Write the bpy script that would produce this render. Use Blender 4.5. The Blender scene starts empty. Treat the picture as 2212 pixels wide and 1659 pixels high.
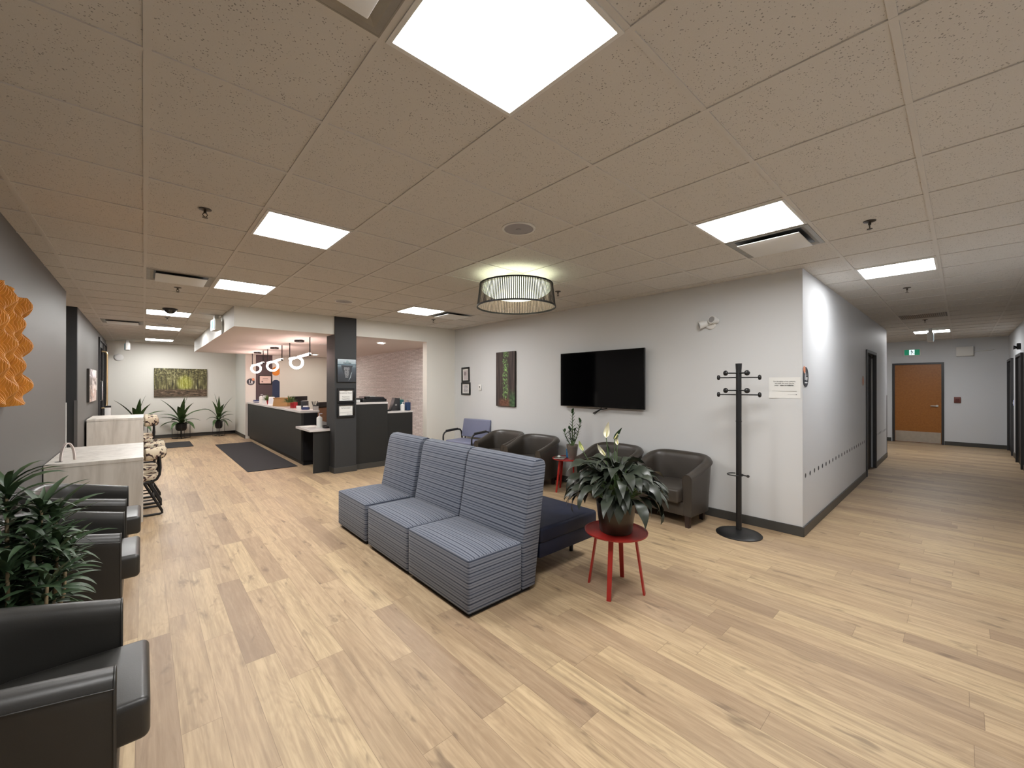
EXPO = 0.0; PANEL_L = 52.0; RING_L = 26.0; BOWL_L = 1.8; DOWN_L = 430.0
import bpy, bmesh, math, random
from mathutils import Vector, Matrix
random.seed(7)
PI = math.pi
SC = bpy.context.scene
COL = SC.collection

# ------------------------------------------------------------------ helpers
class MB:
    """collects shapes, then becomes one mesh object"""
    def __init__(s): s.v = []; s.f = []; s.m = []; s.uv = {}; s.mi = 0
    def add(s, vs, fs):
        b = len(s.v); s.v += [tuple(p) for p in vs]
        for f in fs: s.f.append(tuple(b + i for i in f)); s.m.append(s.mi)
        return s
    def box(s, x0, x1, y0, y1, z0, z1, M=None):
        vs = [Vector((x, y, z)) for z in (z0, z1) for y in (y0, y1) for x in (x0, x1)]
        if M is not None: vs = [M @ p for p in vs]
        return s.add(vs, [(0, 2, 3, 1), (4, 5, 7, 6), (0, 1, 5, 4), (2, 6, 7, 3), (0, 4, 6, 2), (1, 3, 7, 5)])
    def quad(s, pts): return s.add(pts, [(0, 1, 2, 3)])
    def prism(s, poly, h0, h1, ax='z'):
        """poly: 2D points counter-clockwise; extruded along an axis"""
        def P(a, b, h):
            return (a, b, h) if ax == 'z' else ((a, h, b) if ax == 'y' else (h, a, b))
        n = len(poly)
        vs = [P(a, b, h0) for a, b in poly] + [P(a, b, h1) for a, b in poly]
        fs = [tuple(range(n - 1, -1, -1)), tuple(range(n, 2 * n))]
        fs += [(i, (i + 1) % n, n + (i + 1) % n, n + i) for i in range(n)]
        return s.add(vs, fs)
    def cyl(s, p0, p1, r0, r1=None, n=16, cap=True, sq=False):
        r1 = r0 if r1 is None else r1
        p0, p1 = Vector(p0), Vector(p1); d = (p1 - p0).normalized()
        u = d.orthogonal().normalized() if abs(d.z) < .999 else Vector((1, 0, 0))
        if sq or abs(d.z) > .2:
            u = Vector((1, 0, 0)) - d * d.x
            u.normalize()
        w = d.cross(u); vs = []
        for p, r in ((p0, r0), (p1, r1)):
            for i in range(n):
                a = 2 * PI * (i + (.5 if sq else 0)) / n
                vs.append(p + (u * math.cos(a) + w * math.sin(a)) * r)
        fs = [(i, (i + 1) % n, n + (i + 1) % n, n + i) for i in range(n)]
        if cap: fs += [tuple(range(n - 1, -1, -1)), tuple(range(n, 2 * n))]
        return s.add(vs, fs)
    def lathe(s, prof, c=(0, 0, 0), n=32, M=None, cap=True):
        """prof: (r, z) from bottom to top"""
        vs = []; fs = []; k = len(prof)
        for r, z in prof:
            for i in range(n):
                a = 2 * PI * i / n
                p = Vector((r * math.cos(a), r * math.sin(a), z))
                if M is not None: p = M @ p
                vs.append(p + Vector(c))
        for j in range(k - 1):
            for i in range(n):
                i2 = (i + 1) % n
                fs.append((j * n + i, j * n + i2, (j + 1) * n + i2, (j + 1) * n + i))
        if cap and prof[0][0] > 1e-6: fs.append(tuple(range(n - 1, -1, -1)))
        if cap and prof[-1][0] > 1e-6: fs.append(tuple(range((k - 1) * n, k * n)))
        return s.add(vs, fs)
    def tube(s, path, r, n=8, closed=False, radii=None):
        P = [Vector(p) for p in path]; m = len(P); vs = []; fs = []
        u = None
        for j in range(m):
            if closed: t = P[(j + 1) % m] - P[j - 1]
            else: t = P[min(j + 1, m - 1)] - P[max(j - 1, 0)]
            t.normalize()
            if u is None: u = t.orthogonal().normalized()
            else:
                u = u - t * u.dot(t)
                u = u.normalized() if u.length > 1e-6 else t.orthogonal().normalized()
            w = t.cross(u); rr = radii[j] if radii else r
            for i in range(n):
                a = 2 * PI * i / n
                vs.append(P[j] + (u * math.cos(a) + w * math.sin(a)) * rr)
        for j in range(m if closed else m - 1):
            j2 = (j + 1) % m
            for i in range(n):
                i2 = (i + 1) % n
                fs.append((j * n + i, j * n + i2, j2 * n + i2, j2 * n + i))
        if not closed: fs += [tuple(range(n - 1, -1, -1)), tuple(range((m - 1) * n, m * n))]
        return s.add(vs, fs)
    def sphere(s, c, r, n=14, k=8, sc=(1, 1, 1)):
        pr = []
        vs = [Vector(c) + Vector((0, 0, -r * sc[2]))]; fs = []
        for j in range(1, k):
            ph = -PI / 2 + PI * j / k
            for i in range(n):
                a = 2 * PI * i / n
                vs.append(Vector(c) + Vector((r * sc[0] * math.cos(ph) * math.cos(a), r * sc[1] * math.cos(ph) * math.sin(a), r * sc[2] * math.sin(ph))))
        vs.append(Vector(c) + Vector((0, 0, r * sc[2])))
        for i in range(n):
            i2 = (i + 1) % n
            fs.append((0, 1 + i2, 1 + i))
            for j in range(k - 2):
                a = 1 + j * n
                fs.append((a + i, a + i2, a + n + i2, a + n + i))
            fs.append((1 + (k - 2) * n + i, 1 + (k - 2) * n + i2, len(vs) - 1))
        return s.add(vs, fs)
    def leaf(s, base, az, L, W, e0, droop, n=6, fold=.18, tip=.75, twist=0, wave=0):
        """a curved leaf blade: starts at base, heads to azimuth az with elevation e0, bends down by droop over its length"""
        p = Vector(base); vs = []; fs = []
        side = Vector((-math.sin(az), math.cos(az), 0))
        for j in range(n + 1):
            t = j / n
            e = e0 - droop * t
            d = Vector((math.cos(az) * math.cos(e), math.sin(az) * math.cos(e), math.sin(e)))
            up = side.cross(d) * -1
            w = W * (math.sin(PI * min(1, t ** tip * .97 + .03)) + .06 * (1 - t))
            sd = side * math.cos(twist * t) + up * math.sin(twist * t)
            dz = wave * math.sin(t * 9 + az * 5) * w
            vs += [p + sd * w + up * (fold * w + dz), p, p - sd * w + up * (fold * w - dz)]
            p = p + d * (L / n)
        for j in range(n):
            a = j * 3
            fs += [(a, a + 1, a + 4, a + 3), (a + 1, a + 2, a + 5, a + 4)]
        return s.add(vs, fs)
    def build(s, name, mats, parent=None, smooth=None, bev=0, seg=2, loc=None, bang=35):
        me = bpy.data.meshes.new(name)
        me.from_pydata(s.v, [], s.f)
        mats = mats if isinstance(mats, (list, tuple)) else [mats]
        for m in mats: me.materials.append(m)
        if len(mats) > 1: me.polygons.foreach_set('material_index', s.m)
        if bev:
            bm = bmesh.new(); bm.from_mesh(me)
            bmesh.ops.remove_doubles(bm, verts=bm.verts, dist=1e-5)
            es = [e for e in bm.edges if len(e.link_faces) == 2 and e.calc_face_angle(0) > math.radians(bang)]
            bmesh.ops.bevel(bm, geom=es, offset=bev, offset_type='OFFSET', segments=seg, profile=.5, affect='EDGES', clamp_overlap=True)
            bm.to_mesh(me); bm.free()
        if smooth is None: smooth = 40 if bev else 0
        if smooth:
            me.polygons.foreach_set('use_smooth', [True] * len(me.polygons))
            me.set_sharp_from_angle(angle=math.radians(smooth))
        me.update()
        o = bpy.data.objects.new(name, me); COL.objects.link(o)
        if parent is not None: o.parent = parent
        if loc: o.location = loc
        return o

def tag(o, label=None, cat=None, group=None, kind=None):
    if label: o['label'] = label
    if cat: o['category'] = cat
    if group: o['group'] = group
    if kind: o['kind'] = kind
    return o

def struct(o): return tag(o, kind='structure')

# facing directions of wall-mounted things: local x = reading direction, y = up, z = out of the wall
NX = Matrix(((0, 0, -1), (-1, 0, 0), (0, 1, 0)))    # faces -X
PX = Matrix(((0, 0, 1), (1, 0, 0), (0, 1, 0)))      # faces +X
NY = Matrix(((1, 0, 0), (0, 0, -1), (0, 1, 0)))     # faces -Y
PY = Matrix(((-1, 0, 0), (0, 0, 1), (0, 1, 0)))     # faces +Y

def thing(name, label, cat, loc=(0, 0, 0), rz=0, group=None, face=None):
    o = bpy.data.objects.new(name, None); COL.objects.link(o)
    o.empty_display_size = .1
    if face is not None: o.rotation_euler = face.to_euler()
    else: o.rotation_euler = (0, 0, rz)
    o.location = loc
    return tag(o, label, cat, group)

def copy_tree(o, parent=None):
    c = o.copy(); COL.objects.link(c)
    if parent is not None: c.parent = parent
    for ch in list(o.children):
        copy_tree(ch, c)
    return c

def place(o, loc, rz=None, label=None, group=None):
    o.location = loc
    if rz is not None: o.rotation_euler = (0, 0, rz)
    return tag(o, label, None, group)

def text(name, body, size, mat, parent, loc=(0, 0, 0), align='CENTER', bold=0, depth=.0004, space=1.0):
    cu = bpy.data.curves.new(name, 'FONT'); cu.body = body; cu.size = size
    cu.align_x = align; cu.align_y = 'CENTER'; cu.offset = bold; cu.extrude = depth; cu.resolution_u = 2
    cu.space_line = space
    t = bpy.data.objects.new(name, cu); COL.objects.link(t)
    dg = bpy.context.evaluated_depsgraph_get()
    me = bpy.data.meshes.new_from_object(t.evaluated_get(dg))
    bpy.data.objects.remove(t)
    me.materials.clear(); me.materials.append(mat)
    o = bpy.data.objects.new(name, me); COL.objects.link(o)
    o.parent = parent; o.location = loc
    return o

def uvplane(name, w, h, mat, parent, loc=(0, 0, 0)):
    me = bpy.data.meshes.new(name)
    me.from_pydata([(-w / 2, -h / 2, 0), (w / 2, -h / 2, 0), (w / 2, h / 2, 0), (-w / 2, h / 2, 0)], [], [(0, 1, 2, 3)])
    u = me.uv_layers.new(name='UVMap')
    for i, c in enumerate(((0, 0), (1, 0), (1, 1), (0, 1))): u.data[i].uv = c
    me.materials.append(mat)
    o = bpy.data.objects.new(name, me); COL.objects.link(o); o.parent = parent; o.location = loc
    return o

# ------------------------------------------------------------------ materials
class NT:
    def __init__(s, name):
        s.mat = bpy.data.materials.new(name); s.mat.use_nodes = True
        s.t = s.mat.node_tree; s.b = s.t.nodes['Principled BSDF']
    def n(s, typ, **kw):
        x = s.t.nodes.new(typ)
        for k, v in kw.items():
            if k.startswith('i_'): x.inputs[k[2:].replace('_', ' ')].default_value = v
            else: setattr(x, k, v)
        return x
    def l(s, a, b): s.t.links.new(a, b)
    def sock(s, v, inp):
        if hasattr(v, 'is_output'): s.l(v, inp)
        else: inp.default_value = v
    def math(s, op, a, b=None, c=None, clamp=False):
        x = s.n('ShaderNodeMath', operation=op, use_clamp=clamp)
        s.sock(a, x.inputs[0])
        if b is not None: s.sock(b, x.inputs[1])
        if c is not None: s.sock(c, x.inputs[2])
        return x.outputs[0]
    def mix(s, f, a, b, mode='MIX'):
        x = s.n('ShaderNodeMix', data_type='RGBA', blend_type=mode)
        s.sock(f, x.inputs[0]); s.sock(a, x.inputs[6]); s.sock(b, x.inputs[7])
        return x.outputs[2]
    def ramp(s, f, stops, interp='LINEAR'):
        x = s.n('ShaderNodeValToRGB'); x.color_ramp.interpolation = interp
        el = x.color_ramp.elements
        while len(el) < len(stops): el.new(.5)
        for e, (p, c) in zip(el, stops):
            e.position = p; e.color = (*c, 1) if len(c) == 3 else c
        s.l(f, x.inputs[0]); return x.outputs[0]
    def coord(s, kind='Object', scale=None, loc=None):
        x = s.n('ShaderNodeTexCoord').outputs[kind]
        if scale or loc:
            m = s.n('ShaderNodeMapping')
            if scale: m.inputs['Scale'].default_value = scale
            if loc: m.inputs['Location'].default_value = loc
            s.l(x, m.inputs[0]); return m.outputs[0]
        return x
    def noise(s, vec, scale, detail=3, rough=.5, dist=0):
        x = s.n('ShaderNodeTexNoise'); x.inputs['Scale'].default_value = scale
        x.inputs['Detail'].default_value = detail; x.inputs['Roughness'].default_value = rough
        x.inputs['Distortion'].default_value = dist
        s.l(vec, x.inputs['Vector']); return x.outputs['Fac']
    def sep(s, vec):
        x = s.n('ShaderNodeSeparateXYZ'); s.l(vec, x.inputs[0]); return x.outputs
    def comb(s, a, b, c=0.0):
        x = s.n('ShaderNodeCombineXYZ')
        for v, i in zip((a, b, c), x.inputs): s.sock(v, i)
        return x.outputs[0]
    def bump(s, h, strength=.3, dist=.01):
        x = s.n('ShaderNodeBump'); x.inputs['Strength'].default_value = strength; x.inputs['Distance'].default_value = dist
        s.l(h, x.inputs['Height']); s.l(x.outputs[0], s.b.inputs['Normal'])
    def base(s, c): s.sock(c if hasattr(c, 'is_output') else (*c, 1), s.b.inputs['Base Color'])
    def rough(s, r): s.sock(r, s.b.inputs['Roughness'])

def M(name, c, rough=.5, metal=0, emit=None, es=0, coat=0, var=0, vscale=8, bump=0, bscale=200, spec=.5):
    t = NT(name); b = t.b
    b.inputs['Roughness'].default_value = rough; b.inputs['Metallic'].default_value = metal
    b.inputs['Specular IOR Level'].default_value = spec
    if coat: b.inputs['Coat Weight'].default_value = coat
    t.base(c)
    if var:
        n = t.noise(t.coord(), vscale, 4)
        t.base(t.mix(n, (*[x * (1 - var) for x in c], 1), (*[min(1, x * (1 + var)) for x in c], 1)))
    if bump:
        t.bump(t.noise(t.coord(), bscale, 3), bump, .002)
    if emit:
        b.inputs['Emission Color'].default_value = (*emit, 1); b.inputs['Emission Strength'].default_value = es
    return t.mat

def srgb(r, g, b):
    f = lambda x: (x / 255) / 12.92 if x / 255 <= .04045 else ((x / 255 + .055) / 1.055) ** 2.4
    return (f(r), f(g), f(b))
# ------------------------------------------------------------------ surfaces
CZ = 2.776; GX, GY, GP = .007, .150, .6096
SC.view_settings.view_transform = 'Standard'; SC.view_settings.look = 'None'
SC.view_settings.gamma = 1.0; SC.view_settings.use_curve_mapping = False
SC.view_settings.exposure = EXPO

def m_floor():
    t = NT('wood plank floor'); x, y, z = t.sep(t.coord('Object'))
    W, L = .150, 1.22
    u = t.math('DIVIDE', t.math('ADD', x, .022), W); col = t.math('FLOOR', u); fx = t.math('FRACT', u)
    wn = t.n('ShaderNodeTexWhiteNoise', noise_dimensions='1D'); t.l(col, wn.inputs['W'])
    v = t.math('ADD', t.math('DIVIDE', y, L), t.math('MULTIPLY', wn.outputs['Value'], 7.3)); row = t.math('FLOOR', v); fy = t.math('FRACT', v)
    w2 = t.n('ShaderNodeTexWhiteNoise', noise_dimensions='2D'); t.l(t.comb(col, row), w2.inputs['Vector'])
    idv = w2.outputs['Value']; idc = w2.outputs['Color']; r_, g_, b_ = t.sep(idc)
    plank = t.ramp(idv, [(0, srgb(160, 137, 112)), (.22, srgb(178, 154, 123)), (.5, srgb(186, 162, 130)), (.8, srgb(196, 173, 137)), (1, srgb(172, 149, 122))])
    off = t.math('MULTIPLY', g_, 37.0)
    gv = t.comb(t.math('ADD', t.math('MULTIPLY', x, 46), off), t.math('ADD', t.math('MULTIPLY', y, 2.6), t.math('MULTIPLY', b_, 91.0)), off)
    grain = t.noise(gv, 1.0, 6, .62, .5)
    cv = t.comb(t.math('ADD', t.math('MULTIPLY', x, 9), off), t.math('ADD', t.math('MULTIPLY', y, 1.3), t.math('MULTIPLY', r_, 53.0)), off)
    cath = t.noise(cv, 1.0, 2, .5, 1.2)
    rings = t.math('SINE', t.math('MULTIPLY', cath, 60.0))
    rings = t.math('MULTIPLY_ADD', rings, .5, .5)
    kn = t.noise(t.comb(t.math('ADD', t.math('MULTIPLY', x, 11), off), t.math('ADD', t.math('MULTIPLY', y, 3.2), off), 3.0), 1.0, 3, .6, .4)
    knm = t.ramp(kn, [(.28, (1, 1, 1)), (.39, (0, 0, 0))])
    sm = t.noise(t.comb(t.math('ADD', t.math('MULTIPLY', x, 13), off), t.math('ADD', t.math('MULTIPLY', y, 1.0), t.math('MULTIPLY', b_, 23.0)), 9.0), 1.0, 5, .6, .6)
    smm = t.ramp(sm, [(.32, (1, 1, 1)), (.47, (0, 0, 0))])
    c = t.mix(t.math('MULTIPLY', t.ramp(grain, [(.36, (1, 1, 1)), (.58, (0, 0, 0))]), .42), plank, (*srgb(128, 102, 76), 1))
    c = t.mix(t.math('MULTIPLY', rings, .13), c, (*srgb(120, 96, 72), 1))
    c = t.mix(t.math('MULTIPLY', t.ramp(grain, [(.58, (0, 0, 0)), (.75, (1, 1, 1))]), .20), c, (*srgb(216, 192, 156), 1))
    c = t.mix(t.math('MULTIPLY', smm, .36), c, (*srgb(118, 98, 78), 1))
    c = t.mix(t.math('MULTIPLY', knm, .55), c, (*srgb(88, 72, 58), 1))
    ex = t.math('LESS_THAN', t.math('MINIMUM', fx, t.math('SUBTRACT', 1.0, fx)), .0075)
    ey = t.math('LESS_THAN', t.math('MINIMUM', fy, t.math('SUBTRACT', 1.0, fy)), .0010)
    seam = t.math('MAXIMUM', ex, ey)
    c = t.mix(t.math('MULTIPLY', seam, .5), c, (*srgb(95, 75, 56), 1))
    t.base(c); t.rough(t.math('MULTIPLY_ADD', grain, .22, .36)); t.b.inputs['Specular IOR Level'].default_value = .35
    t.bump(t.math('SUBTRACT', grain, t.math('MULTIPLY', seam, .8)), .10, .004)
    return t.mat

def m_ceil():
    t = NT('fissured ceiling tile'); co = t.coord('Object')
    v = t.n('ShaderNodeTexVoronoi'); v.inputs['Scale'].default_value = 92; v.inputs['Randomness'].default_value = 1
    wob = t.mix(.04, co, t.n('ShaderNodeTexNoise', i_Scale=60).outputs['Color'], 'ADD')
    t.l(wob, v.inputs['Vector'])
    big = t.noise(co, 38, 3, .6)
    thr = t.math('MULTIPLY_ADD', big, .75, -.19)
    spot = t.math('LESS_THAN', v.outputs['Distance'], thr)
    c = t.mix(t.math('MULTIPLY', spot, .72), (*CEIL_C, 1), (*[k * .22 for k in CEIL_C], 1))
    fine = t.noise(co, 320, 2)
    c = t.mix(t.math('MULTIPLY', fine, .25), c, (*[k * .72 for k in CEIL_C], 1))
    t.base(c); t.rough(.95); t.b.inputs['Specular IOR Level'].default_value = .1
    t.bump(t.math('SUBTRACT', fine, spot), .25, .002)
    return t.mat

def m_stone():
    t = NT('ledgestone'); x, y, z = t.sep(t.coord('Object'))
    wob = t.noise(t.coord(), 9, 2)
    vec = t.comb(t.math('ADD', y, t.math('MULTIPLY', wob, .03)), t.math('ADD', z, t.math('MULTIPLY', wob, .02)))
    b = t.n('ShaderNodeTexBrick'); b.offset = .43; b.squash = 1.6; b.squash_frequency = 3
    b.inputs['Scale'].default_value = 1; b.inputs['Brick Width'].default_value = .22; b.inputs['Row Height'].default_value = .034
    b.inputs['Mortar Size'].default_value = .0035; b.inputs['Mortar Smooth'].default_value = .3
    b.inputs['Color1'].default_value = (.80, .765, .755, 1); b.inputs['Color2'].default_value = (.93, .905, .90, 1); b.inputs['Mortar'].default_value = (.22, .20, .195, 1)
    t.l(vec, b.inputs['Vector'])
    n = t.noise(t.comb(t.math('MULTIPLY', y, 30), t.math('MULTIPLY', z, 90)), 1, 4, .6)
    c = t.mix(t.math('MULTIPLY', t.ramp(n, [(.3, (1, 1, 1)), (.6, (0, 0, 0))]), .38), b.outputs['Color'], (.38, .35, .34, 1))
    t.base(c); t.rough(.85)
    h = t.math('ADD', t.math('MULTIPLY', t.sep(b.outputs['Color'])[0], 1.2), t.math('MULTIPLY', n, .5))
    t.bump(h, .6, .02)
    return t.mat

def m_stripe():
    """striped upholstery: bands run across the top along y and around the sides by height"""
    t = NT('striped blue upholstery'); co = t.coord('Object'); x, y, z = t.sep(co)
    nz = t.math('ABSOLUTE', t.sep(t.coord('Normal'))[2])
    top = t.math('GREATER_THAN', nz, .72)
    s = t.math('ADD', t.math('MULTIPLY', x, top), t.math('MULTIPLY', z, t.math('SUBTRACT', 1.0, top)))
    p1 = t.math('SINE', t.math('MULTIPLY', s, 2 * PI / .0205))
    p2 = t.math('SINE', t.math('MULTIPLY', s, 2 * PI / .0352))
    p3 = t.math('SINE', t.math('MULTIPLY', s, 2 * PI / .0093))
    k = t.math('ADD', t.math('ADD', p1, t.math('MULTIPLY', p2, .55)), t.math('MULTIPLY', p3, .22))
    c = t.ramp(t.math('MULTIPLY_ADD', k, .28, .5), [(.10, srgb(42, 47, 60)), (.27, srgb(70, 77, 92)), (.42, srgb(104, 109, 121)), (.72, srgb(126, 130, 139)), (1, srgb(108, 114, 127))])
    n = t.noise(co, 420, 2)
    c = t.mix(t.math('MULTIPLY', n, .28), c, (*srgb(60, 66, 80), 1))
    t.base(c); t.rough(.92); t.b.inputs['Specular IOR Level'].default_value = .15
    t.b.inputs['Sheen Weight'].default_value = .15
    t.bump(t.math('ADD', t.math('MULTIPLY', k, .3), n), .25, .003)
    return t.mat

def m_desk_oak():
    t = NT('pale whitewashed oak'); x, y, z = t.sep(t.coord())
    n = t.noise(t.comb(t.math('MULTIPLY', x, 9), t.math('MULTIPLY', y, 9), t.math('MULTIPLY', z, 1.2)), 1, 5, .6, .4)
    t.base(t.ramp(n, [(.3, srgb(186, 180, 170)), (.6, srgb(214, 209, 200))])); t.rough(.45)
    return t.mat

def m_forest_tall():
    t = NT('tall forest print'); u, v, w = t.sep(t.coord('UV'))
    tr = t.noise(t.comb(t.math('MULTIPLY', u, 13), t.math('MULTIPLY', v, 1.1)), 1, 4, .65, .3)
    c = t.ramp(tr, [(.3, (.006, .005, .006)), (.5, (.045, .030, .027)), (.62, (.085, .062, .052)), (.75, (.22, .18, .14))])
    lf = t.noise(t.comb(t.math('MULTIPLY', u, 9), t.math('MULTIPLY', v, 22)), 1, 5, .7, .6)
    ctr = t.math('ADD', .50, t.math('MULTIPLY', t.math('SUBTRACT', t.noise(t.comb(0.0, t.math('MULTIPLY', v, 5)), 1, 1), .5), .35))
    d = t.math('ABSOLUTE', t.math('SUBTRACT', u, ctr))
    gm = t.math('MULTIPLY', t.ramp(d, [(.05, (1, 1, 1)), (.17, (0, 0, 0))]), t.ramp(lf, [(.45, (0, 0, 0)), (.55, (1, 1, 1))]))
    green = t.ramp(lf, [(.42, (.02, .07, .02)), (.55, (.16, .33, .10)), (.72, (.55, .75, .25))])
    c = t.mix(gm, c, green)
    low = t.ramp(v, [(.10, (1, 1, 1)), (.16, (0, 0, 0))])
    c = t.mix(t.math('MULTIPLY', low, t.ramp(d, [(.22, (1, 1, 1)), (.34, (0, 0, 0))])), c, t.ramp(lf, [(.3, (.05, .018, .012)), (.7, (.22, .10, .06))]))
    rb = t.math('MULTIPLY', t.ramp(u, [(.66, (0, 0, 0)), (.8, (1, 1, 1))]), t.ramp(v, [(.18, (1, 1, 1)), (.32, (0, 0, 0))]))
    c = t.mix(rb, c, t.ramp(lf, [(.35, (.01, .025, .012)), (.7, (.10, .19, .08))]))
    t.base(c); t.rough(.6); return t.mat

def m_forest_wide():
    t = NT('wide forest path print'); u, v, w = t.sep(t.coord('UV'))
    tr = t.noise(t.comb(t.math('MULTIPLY', u, 34), t.math('MULTIPLY', v, 2.2)), 1, 4, .65, .4)
    lf = t.noise(t.comb(t.math('MULTIPLY', u, 26), t.math('MULTIPLY', v, 15)), 1, 4, .7, .5)
    mx = t.math('MULTIPLY_ADD', t.ramp(v, [(.45, (0, 0, 0)), (.85, (1, 1, 1))]), .75, .1)
    k = t.math('ADD', t.math('MULTIPLY', tr, t.math('SUBTRACT', 1.0, mx)), t.math('MULTIPLY', lf, mx))
    c = t.ramp(k, [(.34, (.012, .014, .006)), (.48, (.085, .075, .028)), (.58, (.24, .22, .09)), (.72, (.75, .75, .5))])
    du = t.math('DIVIDE', t.math('SUBTRACT', u, .57), .17); dv = t.math('DIVIDE', t.math('SUBTRACT', v, .48), .33)
    r2 = t.math('ADD', t.math('MULTIPLY', du, du), t.math('MULTIPLY', dv, dv))
    g = t.ramp(r2, [(.2, (1, 1, 1)), (1.1, (0, 0, 0))])
    c = t.mix(t.math('MULTIPLY', g, .75), c, t.ramp(k, [(.35, (.14, .14, .01)), (.5, (.45, .46, .07)), (.65, (.85, .85, .45))]))
    fl = t.ramp(v, [(.22, (1, 1, 1)), (.30, (0, 0, 0))])
    gn = t.noise(t.comb(t.math('MULTIPLY', u, 9), t.math('MULTIPLY', v, 22)), 1, 5, .7, .6)
    c = t.mix(fl, c, t.ramp(gn, [(.35, (.02, .014, .008)), (.55, (.13, .085, .05)), (.7, (.42, .31, .22))]))
    t.base(c); t.rough(.6); return t.mat

def m_left_print():
    t = NT('pale landscape print'); u, v, w = t.sep(t.coord('UV'))
    n = t.noise(t.comb(t.math('MULTIPLY', u, 4), t.math('MULTIPLY', v, 5)), 1, 4, .6, .8)
    c = t.ramp(v, [(0, (.50, .36, .30)), (.3, (.42, .28, .22)), (.48, (.62, .52, .46)), (.55, (.10, .08, .07)), (.72, (.30, .24, .22)), (.82, (.72, .68, .74)), (1, (.78, .72, .76))])
    c = t.mix(t.ramp(n, [(.42, (0, 0, 0)), (.60, (1, 1, 1))]), c, (.78, .70, .66, 1))
    c = t.mix(t.math('MULTIPLY', t.ramp(u, [(.35, (1, 1, 1)), (.45, (0, 0, 0))]), t.ramp(n, [(.4, (0, 0, 0)), (.5, (.8, .8, .8))])), c, (.05, .04, .035, 1))
    t.base(c); t.rough(.6); return t.mat

def m_iceberg():
    t = NT('iceberg poster print'); u, v, w = t.sep(t.coord('UV'))
    n = t.noise(t.comb(t.math('MULTIPLY', u, 3), t.math('MULTIPLY', v, 9)), 1, 4)
    c = t.ramp(v, [(0, (.035, .037, .042)), (.3, (.05, .055, .065)), (.62, (.09, .115, .14)), (.745, (.26, .34, .38)), (.755, (.03, .07, .10)), (.78, (.05, .10, .13)), (.79, (.36, .46, .52)), (1, (.60, .68, .73))])
    c = t.mix(t.math('MULTIPLY', n, .2), c, (.02, .03, .05, 1))
    t.base(c); t.rough(.35); return t.mat

def m_sketch():
    t = NT('monochrome sketch print'); u, v, w = t.sep(t.coord('UV'))
    n = t.noise(t.coord('UV'), 4.2, 4, .6, 1.5)
    t.base(t.ramp(n, [(.34, (.05, .05, .055)), (.47, (.45, .44, .46)), (.56, (.72, .70, .70)), (.64, (.25, .24, .26))])); t.rough(.5); return t.mat

def m_floral():
    t = NT('feather patterned fabric'); co = t.coord()
    n = t.noise(co, 6.5, 2, .5, 1.8)
    t.base(t.ramp(n, [(.40, srgb(44, 34, 32)), (.44, srgb(120, 92, 82)), (.475, srgb(196, 182, 158)), (.60, srgb(210, 200, 178)), (.66, srgb(58, 48, 46))], 'CONSTANT')); t.rough(.9); return t.mat

def m_wicker():
    t = NT('woven wicker'); x, y, z = t.sep(t.coord())
    a = t.math('SINE', t.math('MULTIPLY', t.math('ADD', x, y), 330)); b = t.math('SINE', t.math('MULTIPLY', z, 420))
    k = t.math('MULTIPLY', a, b)
    t.base(t.ramp(t.math('MULTIPLY_ADD', k, .5, .5), [(.2, srgb(120, 82, 48)), (.6, srgb(188, 142, 88)), (1, srgb(214, 174, 120))])); t.rough(.7)
    t.bump(k, .5, .004); return t.mat

def m_leafmat(name, a, b, rough=.45, scale=20):
    t = NT(name); n = t.noise(t.coord(), scale, 3)
    t.base(t.mix(n, (*a, 1), (*b, 1))); t.rough(rough); return t.mat

def m_leather(name, a, b, rough=.42, spec=.5):
    t = NT(name); co = t.coord(); n = t.noise(co, 5, 3); f = t.noise(co, 190, 3)
    t.base(t.mix(n, (*a, 1), (*b, 1))); t.rough(t.math('MULTIPLY_ADD', n, .2, rough - .1))
    t.b.inputs['Specular IOR Level'].default_value = spec
    t.bump(f, .12, .002); return t.mat

def m_wood(name, a, b, ax=2, rough=.45):
    t = NT(name); q = t.sep(t.coord()); sc = [26, 26, 26]; sc[ax] = 1.6
    n = t.noise(t.comb(*[t.math('MULTIPLY', q[i], sc[i]) for i in range(3)]), 1, 5, .6, .5)
    t.base(t.ramp(n, [(.3, a), (.65, b)])); t.rough(rough); return t.mat

CEIL_C = (.67, .645, .605)
FLOOR = m_floor(); CEIL = m_ceil(); STONE = m_stone(); STRIPE = m_stripe(); OAK = m_desk_oak()
TBAR = M('painted ceiling grid', (.63, .605, .565), .6)
GREYWALL = M('light grey wall paint', srgb(207, 208, 208), .55, bump=.05, bscale=160)
HALLWALL = M('pale grey hall paint', srgb(212, 215, 219), .55, spec=.25, bump=.05, bscale=160)
WHITEWALL = M('warm white wall paint', srgb(224, 222, 214), .6, bump=.05, bscale=160)
LEFTWALL = M('mid grey wall paint', srgb(97, 96, 95), .55, bump=.05, bscale=160)
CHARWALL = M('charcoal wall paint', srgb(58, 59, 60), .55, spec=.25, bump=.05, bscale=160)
SOFFIT = M('white soffit paint', srgb(230, 222, 217), .7)
BASEB = M('charcoal vinyl baseboard', srgb(66, 65, 62), .45)
DARKFRAME = M('dark painted metal', srgb(50, 50, 52), .4)
BLACKDOOR = M('black door paint', srgb(26, 26, 27), .5, spec=.2)
CHARLAM = M('charcoal laminate', srgb(47, 47, 46), .5, spec=.2)
BLACKLAM = M('black laminate', srgb(28, 28, 31), .5, spec=.2)
QUARTZ = M('white quartz', srgb(212, 208, 206), .22, var=.05, vscale=60)
WHITEP = M('white plastic', srgb(225, 225, 222), .4)
PAPER = M('white paper', srgb(226, 226, 222), .7)
BLACKP = M('black plastic', srgb(18, 18, 19), .4)
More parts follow.
